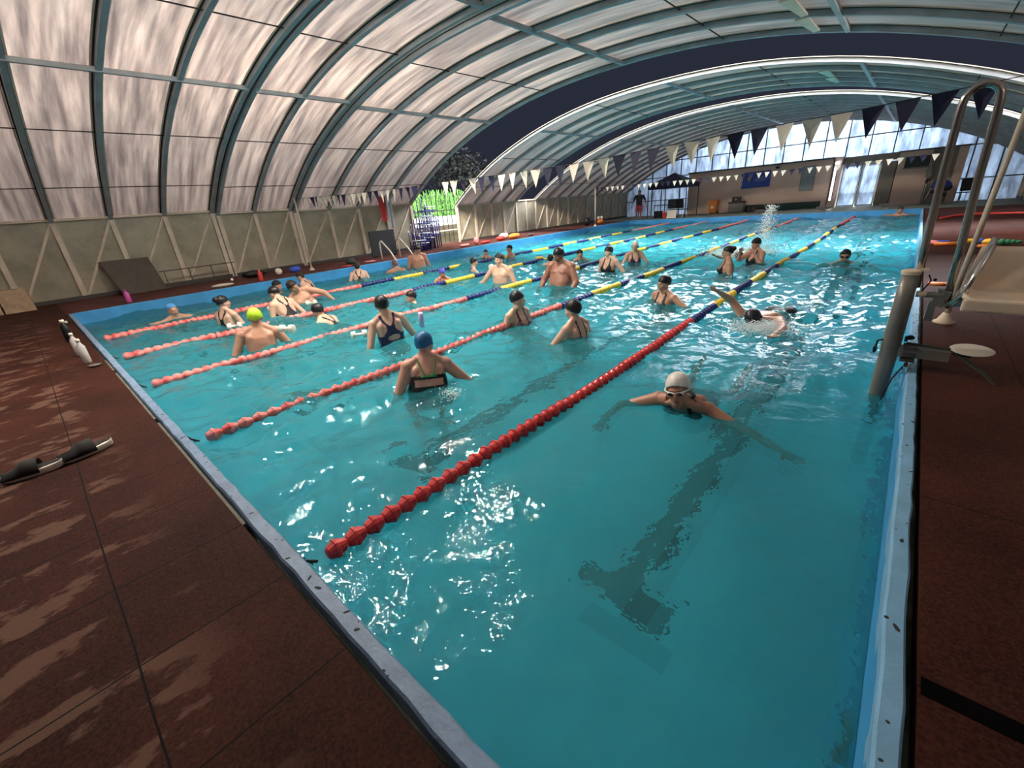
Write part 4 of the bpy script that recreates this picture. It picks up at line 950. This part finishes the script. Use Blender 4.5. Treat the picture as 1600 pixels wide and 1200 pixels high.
# front crawl swimmer further up the lane
upv = Vector((-.20, -.97, .04)).normalized(); chest = Vector((11.68, 5.78, -.31)); o_ = chest-upv*1.58
person('front crawl swimmer in a dark cap half hidden by white splash in the rightmost lane', 0, 0, 0, 0, 1.70, 'skin_tan', 'trunks', 'suit_black', 'cap_black', None, 'm', .1, -8, 0, 10, 20, 0,
       ((.5, -.6, .1), (.2, -.35, .9)), ((-.5, .2, .85), (-.1, .2, .97)), .010, capk=.3, tilt=axes_matrix(o_, upv, (.05, -.1, -1)),
       legs=[(Vector((-.09, 0, .90)), Vector((-.11, .03, .48)), Vector((-.12, -.02, .07))), (Vector((.09, 0, .90)), Vector((.11, .0, .48)), Vector((.12, .10, .09)))])
# swimmer hidden in the tall splash of the second lane
upv = Vector((-.2, -.97, .05)).normalized(); chest = Vector((9.85, 11.9, -.33)); o_ = chest-upv*1.58
person('swimmer kicking up the tall white splash in the second lane from the right', 0, 0, 0, 0, 1.70, 'skin_tan', 'trunks', 'trunks_dark', 'cap_black', None, 'm', .1, -6, 0, 0, 10, 0,
       ((.5, .2, .85), (.2, -.2, .95)), ((-.5, .2, .85), (-.1, .2, .97)), .014, tilt=axes_matrix(o_, upv, (0, 0, -1)),
       legs=[(Vector((-.09, 0, .90)), Vector((-.11, .03, .48)), Vector((-.12, -.02, .07))), (Vector((.09, 0, .90)), Vector((.11, .0, .48)), Vector((.12, .10, .09)))])

# splashes: droplets and foam
def splash(nm, label, c, n, spread, zfun, seed, size=(.006, .02)):
    r = random.Random(seed); b = MB()
    for _ in range(n):
        x, y, z = zfun(r); s_ = r.uniform(*size)
        b.ell((c[0]+x, c[1]+y, WZ+z), (s_*r.uniform(.8, 1.8), s_*r.uniform(.8, 1.8), s_*r.uniform(.5, 1.2)), 5, 4)
    return tag(b.build(nm, 'foam', None, True), label, 'splash', kind='stuff')
def tall(r):
    if r.random() < .42:
        h = r.random()**1.6*1.15; w_ = .05+.13*(1.2-h); return (r.gauss(.05+.12*h, w_), r.gauss(0, w_), .02+h)
    return (r.gauss(-.35, .42), r.gauss(-.25, .32), abs(r.gauss(0, .10)))
splash('splash', 'tall column of white splash in the second lane from the right', (10.05, 12.3), 6000, 1, tall, 1, (.003, .010))
splash('splash', 'white foam around the front crawl swimmer in the rightmost lane', (11.70, 5.5), 4200, 1, lambda r: (r.gauss(.05, .17), r.gauss(-.06, .17), abs(r.gauss(0, .035))), 2, (.002, .007))
splash('splash', 'small splash at the elbow of the woman in the blue cap', (9.92, 1.92), 260, 1, lambda r: (r.gauss(0, .06), r.gauss(0, .06), abs(r.gauss(0, .04))), 3, (.002, .006))

# things held or floating
def place(nm, build_, loc, label, cat, rot=None, group=None):
    b = MB(); build_(b); o = b.build(nm, None, None, True); o.location = loc
    if rot: o.rotation_euler = rot
    return tag(o, label, cat, group)
def dumb(b): b.use('dumbbell').lathe([(-.11, .04), (-.105, .055), (-.05, .055), (-.045, .018), (.045, .018), (.05, .055), (.105, .055), (.11, .04)], (0, 0, 0), 14, 'x')
place('foam_dumbbell', dumb, (6.48, 1.83, .02), 'white foam dumbbell over the shoulder of the man in the lime cap', 'dumbbell', (0, 0, .5))
place('foam_dumbbell', dumb, (4.42, 1.72, -.16), 'white foam dumbbell in front of the woman with the bun cap', 'dumbbell', (0, 0, 1.2))
place('foam_dumbbell', dumb, (7.30, 2.47, -.13), 'pale foam dumbbell at the left hand of the woman in the navy keyhole suit', 'dumbbell', (0, 0, 1.0))
place('foam_dumbbell', dumb, (4.00, 2.55, -.08), 'white foam dumbbell ahead of the leaning woman in the black tank suit', 'dumbbell', (0, 0, .3))
place('foam_dumbbell', dumb, (3.62, 3.45, -.19), 'white foam dumbbell under the hand of the stout bending man', 'dumbbell', (0, 0, .8))
place('foam_tube', lambda b: b.use('lilac').tube([(0, 0, -.10), (.02, 0, .12)], .035, 12), (8.02, 3.05, .02), 'lilac foam tube in the right hand of the woman in the navy suit', 'foam tube', (.2, .25, 0))
place('ball', lambda b: b.use('ball_white').ell((0, 0, 0), (.085,)*3, 16, 10), (4.28, 8.35, -.15), 'white ball by the outstretched hand of the woman facing right', 'ball')
place('swim_float', lambda b: b.use('yellow').ell((0, 0, 0), (.22, .14, .05), 16, 8), (2.72, 10.5, -.20), 'yellow swim float held against the girl in pink', 'float')
place('swim_float', lambda b: b.use('yellow').ell((0, 0, 0), (.16, .12, .05), 16, 8), (4.25, 10.6, -.20), 'pale yellow float drifting beside the child behind the large man', 'float')

# ------------------------------------------------------------------ bunting across the pool
def bunting(label, y, x0, x1, zfun, pitch, fw, fh, pattern, poles, skip=None):
    root = empty('bunting', (0, y, 0), 0, label, 'bunting'); n = int((x1-x0)/pitch)
    pts = [(x0+(x1-x0)*i/60, 0, zfun((x0+(x1-x0)*i/60))) for i in range(61)]
    b = MB(); b.tube(pts, .004, 5); b.build('cord', 'cord', root); rr = random.Random(int(y*10))
    for i in range(n):
        x = x0+pitch*(i+.5); c = pattern(i, x)
        if c is None: continue
        z = zfun(x); tw = rr.uniform(-.25, .25); tx = rr.uniform(-.03, .03)*fh/.3; ty = rr.uniform(-.06, .06)
        dz = (zfun(x+.1)-zfun(x-.1))/.2
        b = MB(); A = (-fw/2, 0, -fw/2*dz); B = (fw/2, 0, fw/2*dz); Cc = (tx, ty, -fh); md_ = (tx*.4, ty*.6+.012, -fh*.4); cy = .006
        b.add([A, B, Cc, md_, (0, 0, 0)], [(0, 3, 4), (4, 3, 1), (0, 2, 3), (3, 2, 1)])
        o = b.build('pennant', 'navy_cloth' if c == 'n' else 'white_cloth', root, loc=(x, 0, z-.003)); o.rotation_euler = (0, 0, tw)
        md = o.modifiers.new('s', 'SOLIDIFY'); md.thickness = .002
        o['label'] = 'navy pennant' if c == 'n' else 'off white pennant'
    return root
def zc(x): # measured sag between the two poles
    return float(np.interp(x, [-1.2, 2, 4.4, 5.9, 7.4, 8.8, 10.3, 11.2, 12.3, 13.45], [2.08, 1.98, 1.93, 1.93, 1.91, 1.91, 1.96, 1.985, 2.02, 2.08]))
def pat_near(i, x):
    edges_ = [(-.7, 'w'), (-.18, 'n'), (.5, 'w'), (1.35, 'n'), (2.05, 'w'), (2.9, 'n'), (3.55, 'w'), (4.15, 'n'), (4.85, None), (5.75, 'w'), (6.1, 'n'), (6.35, 'w'), (6.6, 'n'), (7.25, 'w'), (8.1, 'n'), (8.8, 'w'), (9.55, 'n'), (10.30, 'w'), (11.12, 'n'), (11.62, 'w'), (12.17, 'n')]
    c = None
    for e, v in edges_:
        if x >= e: c = v
    return c if x > -1.0 else None
bunting('near string of navy and off white triangular pennants across the pool', 5.7, -1.1, 13.4, zc, .252, .185, .27, pat_near, None)
bunting('distant string of small navy and white pennants across the far end', 21.5, -.3, 13.4, lambda x: 1.93-.05*math.sin(PI*(x+.3)/13.7), .30, .20, .22, lambda i, x: 'n' if (i % 6) < 2 else 'w', None)
def pole(x, y, h, label, m_='frame_cream', foot=None, tiltx=0):
    t = empty('bunting_pole', (x, y, -.006), 0, label, 'pole', 'bunting poles')
    b = MB(); b.tube([(0, 0, 0), (tiltx, 0, h)], .022, 10); b.build('pole', m_, t, True)
    b = MB(); b.lathe([(0, .085), (.012, .085), (.03, .06), (.09, .032), (.10, .028)], (0, 0, 0), 16); b.build('foot', foot or m_, t, True)
    return t
pole(-1.1, 5.7, 2.10, 'cream bunting pole on the left deck before the wall posts')
pole(-.28, 21.5, 1.96, 'slim white bunting pole on the far left deck')
pole(13.34, 5.5, 2.12, 'cream bunting pole with a bell foot beside the chair lift on the right deck', foot='plastic_beige', tiltx=.09)
pole(13.4, 21.5, 1.96, 'bunting pole on the far right deck')

# ------------------------------------------------------------------ pool chair lift (right foreground)
t = empty('pool_lift', (12.97, 3.97, 0), 0, 'pool chair lift with a grey mast in the water and a beige bucket seat', 'pool lift')
b = MB(); b.lathe([(-.95, .052), (-.3, .055), (.20, .060), (.45, .057), (.70, .052)], (0, 0, 0), 24); b.build('mast', 'mast_grey', t, True)
b = MB(); b.lathe([(.70, .045), (.70, .058), (.725, .06), (.735, .045)], (0, 0, 0), 24); b.box((.07, 0, .735), (.05, .03, .02)); b.build('mast_cap', 'plastic_beige', t, False)
b = MB(); A_ = [(.05, .03, .60), (.035, .03, .9), (.02, .03, 1.30), (.015, .03, 1.72)]
A_ += [(.100+.085*math.cos(a), .03, 1.78+.10*math.sin(a)) for a in np.linspace(PI, 0, 9)]+[(.19, .03, 1.70), (.20, .03, 1.30), (.22, .03, .90), (.235, .03, .52)]
b.tube(A_, .0235, 14); b.build('grab_rail', 'steel_tube', t, True)
b = MB(); b.tube([(.235, .03, .52), (.24, -.10, .50), (.30, -.14, .60), (.36, -.1, .92)], .018, 10); b.tube([(.235, .03, .52), (.27, .05, .53), (.34, .07, .66), (.375, .07, .95)], .018, 10); b.build('armrest_tube', 'chrome', t, True)
b = MB(); b.box((.20, .03, .53), (.075, .07, .12), Matrix.Rotation(.2, 3, 'Y')); b.box((.165, .03, .43), (.045, .05, .14)); b.lathe([(0, .022), (.15, .022)], (.06, .01, .555), 14, 'x'); b.build('joint_bracket', 'mast_grey', t)
b = MB(); b.ell((.09, -.0, .56), (.032, .026, .026)); b.build('grip_knob', 'plastic_beige', t, True)
b = MB(); b.tube([(.10, 0, .70), (.12, -.01, .66), (.085, -.02, .58)], .005, 6); b.ell((.14, 0, .665), (.011,)*3); b.build('release_lever', 'plastic_black', t, True)
# bucket seat
b = MB(); n_ = 12; grid = []
def seat_pt(u, v):  # u across (-1..1), v 0 front .. 1 top of back
    wdt = .27*(1-.18*max(0, v-.45)/.55)
    if v < .5: y_ = -.27+v*2*.42; z_ = .575-.015*math.sin(v*2*PI)
    else: a = (v-.5)*2; y_ = .15+.10*a; z_ = .575+.295*a
    z_ += .045*abs(u)**3*(1 if v < .5 else .3); y_ -= .06*abs(u)**3*(v > .5)
    return Vector((.56+u*wdt, y_, z_))
vs = []; K = 16
for layer in (0, -.03):
    for i in range(K+1):
        for j in range(n_+1): vs.append(seat_pt(-1+2*j/n_, i/K)+Vector((0, -layer*(i/K > .5)*1.0, layer*(1 if i/K <= .5 else .2))))
q_ = (K+1)*(n_+1); fs = []
for i in range(K):
    for j in range(n_):
        a = i*(n_+1)+j; fs.append((a, a+1, a+n_+2, a+n_+1)); fs.append((q_+a, q_+a+n_+1, q_+a+n_+2, q_+a+1))
bd = [j for j in range(n_+1)]+[i*(n_+1)+n_ for i in range(1, K+1)]+[K*(n_+1)+j for j in range(n_-1, -1, -1)]+[i*(n_+1) for i in range(K-1, 0, -1)]
for a, c in zip(bd, bd[1:]+bd[:1]): fs.append((a, q_+a, q_+c, c))
b.add(vs, fs); b.build('seat', 'plastic_beige', t, True)
b = MB(); b.box((.56, -.27, .550), (.54, .035, .085)); o = b.build('seat_lip', 'plastic_beige', t, bevel=.015)
b = MB(); b.bar((.235, .03, .50), (.50, .0, .52), .05, .05); b.box((.5, 0, .535), (.3, .3, .03)); b.build('seat_bracket', 'steel_tube', t)
# lower arm, footrest
b = MB(); b.b2((.05, -.04, .07), (.345, .04, .150)); b.build('lower_arm', 'mast_grey', t, bevel=.004)
b = MB()
for z in (.04, .09, .14): b.b2((.075, -.06, z), (.16, .06, z+.02))
b.build('chain_bracket', 'dark_trim', t)
b = MB(); b.b2((.07, -.02, .19), (.09, .0, .23)); b.ell((.10, -.0, .22), (.028, .028, .018)); b.build('clamp', 'rubber_black', t)
b = MB(); b.ell((.45, .03, .165), (.12, .115, .012), 24, 8, Matrix.Rotation(.12, 3, 'X')); b.build('footrest', 'plastic_white', t, True)
b = MB(); b.tube([(.38, .0, .12), (.45, -.03, .135)], .012, 8); b.tube([(.36, .03, .12), (.48, .02, .14)], .012, 8); b.build('footrest_stay', 'plastic_black', t)
b = MB(); b.bar((.09, .03, .165), (.34, .01, .160), .03, .012); b.bar((.34, .01, .16), (.52, -.16, .06), .03, .006); b.bar((.52, -.16, .06), (.58, -.23, .012), .02, .006); b.build('seat_strap', 'webbing', t)
b = MB(); b.tube([(-.05, -.02, .19), (-.085, -.03, .18), (-.09, -.03, .11)], .008, 8); b.ell((-.09, -.03, .11), (.014, .014, .035)); b.build('side_lever', 'plastic_black', t, True)
b = MB(); b.tube([(.12, -.08, .05), (.06, -.10, -.10), (.03, -.12, -.26), (.01, -.12, -.55)], .006, 6); b.build('cable', 'plastic_black', t)
b = MB(); b.box((.115, -.13, -.02+.03), (.025, .10, .06)); b.build('edge_clamp', 'chrome', t)

# ------------------------------------------------------------------ things on the near deck
def sandal(x, y, rz, label, side):
    t = empty('slide_sandal', (x, y, -.003), rz, label, 'sandal', 'pair of slide sandals on the near deck')
    def outline(z, g=0):
        out = []
        for k in range(28):
            a = 2*PI*k/28; yy = math.sin(a)*.135; wd = .044+.009*math.sin(a)-.006*math.cos(2*a); out.append(Vector((math.cos(a)*(wd+g), yy, z+.012*max(0, (abs(yy)-.07)/.065)**2)))
        return out
    b = MB(); b.loft([outline(0), outline(.004, .004), outline(.033, .004), outline(.039, 0)]); b.build('sole', 'plastic_white', t, True)
    b = MB(); b.loft([outline(.0395, -.003), outline(.043, -.006)]); b.build('footbed', 'rubber_black', t, True)
    b = MB(); rings = []
    for k in range(9):
        a = PI*k/8; rings.append([Vector((math.cos(a)*.056, yy, .022+math.sin(a)*.074*(1-.45*(yy > .06)-.2*(yy > .1)))) for yy in (-.04, .03, .065, .12)]+[Vector((math.cos(a)*.051, yy, .022+math.sin(a)*.070*(1-.45*(yy > .06)-.2*(yy > .1)))) for yy in (.12, .065, .03, -.04)])
    b.loft(rings); b.build('strap', 'rubber_black', t, True)
    t.scale = (1.2, 1.12, 1.1)
    return t
sandal(8.86, -.80, 2.95, 'black slide sandal with a thick white sole, the one nearer the camera bottom left', 0)
sandal(8.82, -.53, 3.35, 'black slide sandal with a white sole, lying closer to the pool edge', 1)
def bottle(b, m_, h=.22, r=.035, cap='plastic_white'):
    b.use(m_).lathe([(0, r*.9), (.01, r), (h*.68, r), (h*.82, r*.45), (h*.9, r*.4)], (0, 0, 0), 14); b.use(cap).lathe([(h*.88, r*.5), (h, r*.48)], (0, 0, 0), 12)
LY = -PI/2
place('bottle', lambda b: bottle(b, 'plastic_black', .34, .055), (3.62, -.26, -.004), 'black bottle standing on the near deck by the far corner of the coping', 'bottle')
place('bottle', lambda b: bottle(b, 'clear_plastic', .31, .042), (4.95, -.26, -.004), 'clear plastic bottle standing between the black one and the other clear one', 'bottle')
place('bottle', lambda b: bottle(b, 'clear_plastic', .31, .042), (5.55, -.24, -.004), 'clear plastic bottle on the near deck, closest to the sandals', 'bottle')
place('soap_dish', lambda b: b.use('chrome').lathe([(0, .05), (.02, .07), (.022, .065), (.008, .045)], (0, 0, 0), 16), (5.85, -.20, -.004), 'small shiny dish on the near deck beside the clear bottles', 'dish')
place('white_clip', lambda b: b.use('plastic_white').box((0, 0, .02), (.08, .05, .04)), (1.30, -.18, -.004), 'small white box by the near left pool corner', 'box')

# ------------------------------------------------------------------ left deck clutter
t = empty('folded_mat', (-2.15, -.72, 0), 0, 'tan folded board standing low at the far left of the deck', 'board')
b = MB(); b.add([(-.2, -.26, 0), (.12, -.24, 0), (.16, .26, 0), (-.25, .24, 0), (-.2, -.26, .5), (.02, -.24, .5), (.0, .22, .48), (-.25, .24, .5)], [(0, 1, 5, 4), (1, 2, 6, 5), (2, 3, 7, 6), (3, 0, 4, 7), (4, 5, 6, 7), (3, 2, 1, 0)]); b.build('panel', 'tan_board', t)
b = MB(); b.add([(-.2, -.75, 0), (.14, -.78, 0), (.12, -.27, 0), (-.25, -.3, 0), (-.2, -.75, .45), (.0, -.72, .45), (.0, -.28, .46), (-.25, -.3, .5)], [(0, 1, 5, 4), (1, 2, 6, 5), (2, 3, 7, 6), (3, 0, 4, 7), (4, 5, 6, 7), (3, 2, 1, 0)]); b.build('panel', 'tan_board', t)
b = MB(); b.add([(-2.72, .98, .86), (-2.72, 2.02, .86), (-2.25, 2.12, 0), (-2.25, 1.18, 0), (-2.76, .98, .84), (-2.76, 2.02, .84), (-2.29, 2.12, 0), (-2.29, 1.18, 0)], [(0, 3, 2, 1), (4, 5, 6, 7), (0, 1, 5, 4), (1, 2, 6, 5), (2, 3, 7, 6), (3, 0, 4, 7)])
tag(b.build('leaning_board', 'brown_board'), 'dull brown board leaning against the left wall posts', 'board')
t = empty('low_rail', (-2.25, 2.95, 0), 0, 'low thin metal rail in front of the left wall beside the brown board', 'rail')
b = MB(); b.b2((-.012, -.9, .45), (.012, .98, .475)); b.build('top_bar', 'dark_trim', t)
for y in (-.78, -.2, .35, .9): b = MB(); b.b2((-.01, y-.01, 0), (.01, y+.01, .46)); b.build('leg', 'dark_trim', t)
b = MB(); b.b2((-.012, -.9, .02), (.012, .98, .04)); b.build('bottom_bar', 'dark_trim', t)
place('bottle', lambda b: bottle(b, 'magenta', .30, .055, 'magenta'), (-.45, 1.02, -.006), 'magenta bottle standing on the left deck', 'bottle')
place('bottle', lambda b: bottle(b, 'red', .30, .06, 'orange'), (-.45, 3.95, -.006), 'orange red bottle standing on the left deck behind the pool wall', 'bottle')
place('towel', lambda b: b.use('white_cloth').ell((0, 0, .02), (.14, .28, .04), 14, 8), (-.7, 3.05, -.004), 'crumpled white towel on the left deck', 'towel')
place('ball', lambda b: b.use('ball_white').ell((0, 0, .1), (.1, .1, .1), 16, 10), (-1.25, 4.75, -.006), 'off white ball on the left deck near the wall', 'ball')
place('ball', lambda b: b.use('ball_white').ell((0, 0, .04), (.04, .04, .04), 12, 8), (-1.6, 3.55, -.006), 'tiny white ball on the left deck by the metal rail', 'ball')
place('swim_bag', lambda b: b.use('blue').ell((0, 0, .09), (.13, .17, .1), 14, 8), (-1.25, 5.25, -.006), 'small blue bag on the left deck at the bunting pole', 'bag')
place('swim_bag', lambda b: b.use('plastic_black').ell((0, 0, .10), (.2, .35, .11), 14, 8), (-1.7, 4.2, -.006), 'black bag slumped against the left wall rail', 'bag')
place('kickboard', lambda b: b.use('pink').box((0, 0, .02), (.22, .34, .03)), (-.75, 7.55, -.006), 'pink kickboard on the left deck before the black board', 'kickboard')
place('kickboard', lambda b: b.use('red').box((0, 0, .02), (.2, .3, .03)), (-.45, 6.5, -.006), 'faded red kickboard on the left deck behind the woman in black', 'kickboard')
place('swim_bag', lambda b: b.use('webbing').ell((0, 0, .09), (.12, .18, .1), 12, 8), (-1.0, 7.0, -.006), 'dark green bag on the left deck near the pink kickboard', 'bag')
t = empty('black_board', (-1.8, 8.88, 0), 0, 'black rectangular board standing on the left deck behind the ladder', 'board')
b = MB(); b.b2((-.03, -.53, .03), (.03, .53, .92)); b.build('panel', 'dark_board', t)
for s in (-1, 1): b = MB(); b.b2((-.12, s*.4-.02, 0), (.12, s*.4+.02, .04)); b.build('foot', 'plastic_black', t)
# towels hanging from a cord
for (y0, y1, z0, z1, m_, l) in ((9.30, 9.62, 2.08, 1.25, 'red_cloth', 'red towel hanging beside the grey one on the left wall'), (9.63, 9.9, 2.12, 1.0, 'grey_cloth', 'long grey towel hanging beside the red one on the left wall')):
    b = MB(); rows = 8; cols = 8; vs = []
    for lay in (0, .012):
        for i in range(rows+1):
            for j in range(cols+1):
                v = i/rows; u = j/cols; vs.append((-2.30+.02*math.sin(u*9+v*2)-lay, y0+(y1-y0)*(u*(1-.15*v)+.1*v), z0+(z1-z0)*v-.05*v*math.sin(u*3)))
    q_ = (rows+1)*(cols+1); fs = []
    for i in range(rows):
        for j in range(cols): a = i*(cols+1)+j; fs += [(a, a+1, a+cols+2, a+cols+1), (q_+a, q_+a+cols+1, q_+a+cols+2, q_+a+1)]
    b.add(vs, fs); tag(b.build('hanging_towel', m_, None, True), l, 'towel')
b = MB(); b.tube([(-2.85, 8.0, 2.05), (-2.5, 8.8, 2.08), (-2.30, 9.3, 2.10), (-2.30, 9.95, 2.12), (-2.7, 11.1, 2.2)], .006, 6); tag(b.build('clothes_line', 'cord'), 'thin cord holding the red and grey towels', 'cord')
# ladder rails
t = empty('pool_ladder', (0, 8.45, 0), 0, 'white pool ladder with two hand rails on the left wall', 'ladder')
for dy in (-.38, .38):
    b = MB(); b.tube([(-.75, dy, 0), (-.75, dy, .52), (-.71, dy, .60), (-.62, dy, .62), (-.2, dy, .30), (.06, dy, .02), (.08, dy, -.15), (.08, dy, -1.0)], .026, 10); b.build('hand_rail', 'plastic_white', t, True)
for z in (-.35, -.65, -.95): b = MB(); b.b2((.04, -.38, z-.02), (.12, .38, z+.02)); b.build('rung', 'chrome', t)
# rack of blue tube frames with white connectors
rr = random.Random(4)
POS = ['nearest of seven', 'second of seven', 'third of seven', 'fourth of seven', 'fifth of seven', 'sixth of seven', 'farthest of seven']
for i in range(7):
    y = 10.15+i*.24; hgt = [.78, 1.0, 1.2, 1.5, 1.72, 1.9, 1.75][i]; x = -1.35-.12*i; wd = .34
    t = empty('tube_rack', (x, y, -.006), .15*rr.uniform(-1, 1), 'blue tube frame with white joints on the left deck by the gap, %s' % POS[i], 'tube frame', 'blue tube frames on the left deck')
    b = MB()
    for q in range(4): b.tube([(0, -wd+q*wd*.66, 0), (-.03, -wd+q*wd*.66, hgt*(1-.12*q))], .022, 8)
    b.build('upright', 'pvc_blue', t, True)
    for q, zz in enumerate((.35, .62, .95)):
        if zz < hgt-.05: b = MB(); b.tube([(.02, -wd, hgt*zz*.9), (.02, wd, hgt*zz*.9-.02)], .02, 8); b.build('crossbar', 'pvc_white' if (i+q) % 2 else 'pvc_blue', t, True)
    for q in range(4): b = MB(); b.ell((-.03, -wd+q*wd*.66, hgt*(1-.12*q)), (.035, .035, .04), 10, 6); b.build('joint', 'pvc_white', t, True)
# floats and toys on the deck by the gap
TOYS = [((-.62, 11.9), 'pink', (.15, .25, .06), 'pale pink float lying left of the toy heap by the gap'), ((-.55, 12.5), 'pink', (.10, .12, .16), 'pink star shaped float in the middle of the toy heap'),
        ((-.62, 13.1), 'red', (.14, .26, .06), 'reddish float lying flat beside the pink star float'), ((-.75, 14.2), 'red', (.18, .22, .10), 'red float left of the orange one beyond the gap'),
        ((-.62, 15.0), 'orange', (.17, .36, .12), 'big orange float on the left deck beyond the gap'), ((-1.0, 14.7), 'white_cloth', (.14, .3, .14), 'white bundle behind the orange float'), ((-.7, 16.3), 'brown_board', (.1, .2, .06), 'small brown sandal shaped float past the orange one')]
for (x, y), m_, r3, l in TOYS:
    place('pool_float', lambda b: (b.use(m_).ell((0, 0, r3[2]), r3, 14, 8), b.ell((.03, r3[1]*.6, r3[2]*1.3), (r3[0]*.5, r3[1]*.3, r3[2]*.6), 10, 6)), (x, y, -.008), l, 'float')
t = place('backpack', lambda b: b.use('plastic_black').ell((0, 0, .22), (.18, .25, .24), 12, 8), (-1.1, 22.0, -.006), 'black backpack on the far left deck beside the white pole', 'backpack')
place('toy_figure', lambda b: (b.use('orange').ell((0, 0, .14), (.14, .3, .15), 12, 8), b.use('ball_white').ell((0, -.2, .36), (.08,)*3, 10, 6), b.ell((0, .16, .36), (.08,)*3, 10, 6)), (-.9, 23.1, -.006), 'orange bundle with two white balls on the far left deck', 'toy')
# right deck toys
place('swim_float', lambda b: b.use('orange').tube([(-.19, 0, .04), (.18, .02, .04)], .038, 12), (13.52, 11.95, -.006), 'long orange float on the right deck between the steel tubes', 'float')
place('swim_float', lambda b: b.use('pink').ell((0, 0, .05), (.10, .08, .05), 12, 8), (13.30, 12.1, -.006), 'peach coloured float at the pool end of the toy row', 'float')
place('kickboard', lambda b: b.use('blue').box((0, 0, .015), (.30, .16, .03)), (13.42, 12.6, -.006), 'blue and white kickboard behind the long orange float', 'kickboard')
place('swim_float', lambda b: b.use('yellow').tube([(-.15, -.02, .05), (-.1, .08, .07), (.0, .11, .08), (.08, .05, .06)], .045, 12), (13.85, 12.0, -.006), 'yellow curved float right of the long orange one', 'float')
place('swim_float', lambda b: b.use('orange').ell((0, 0, .04), (.14, .09, .035), 12, 8), (14.02, 11.6, -.006), 'flat orange float lying below the yellow ones', 'float')
place('swim_float', lambda b: (b.use('yellow').ell((0, 0, .06), (.12, .11, .06), 12, 8), b.use('blue').ell((-.12, 0, .07), (.06, .05, .06), 10, 6)), (14.10, 12.1, -.006), 'yellow and blue float near the green toy', 'float')
place('green_toy', lambda b: [b.use('green').ell((k*.07, 0, .06), (.055, .06, .065-.01*k), 10, 6) for k in range(4)], (14.26, 12.05, -.006), 'green lumpy toy at the right end of the toy row', 'toy')
place('kickboard', lambda b: b.use('orange').box((0, 0, .01), (.18, .14, .025)), (13.32, 7.6, -.006), 'small orange kickboard on the right deck behind the chair lift', 'kickboard')
b = MB(); b.tube([(13.55, 19.0, .02), (13.9, 19.9, .02), (14.3, 20.4, .02), (15.3, 20.2, .02), (16.2, 19.6, .02)], .035, 8); tag(b.build('hose', 'red', None, True), 'pinkish red hose lying across the right deck', 'hose')
b = MB(); b.tube([(13.75, 15.0, .0), (13.9, 14.0, .0), (14.12, 12.6, .0)], .006, 6); tag(b.build('cord', 'plastic_black', None, True), 'thin black cord trailing on the right deck behind the toys', 'cord')
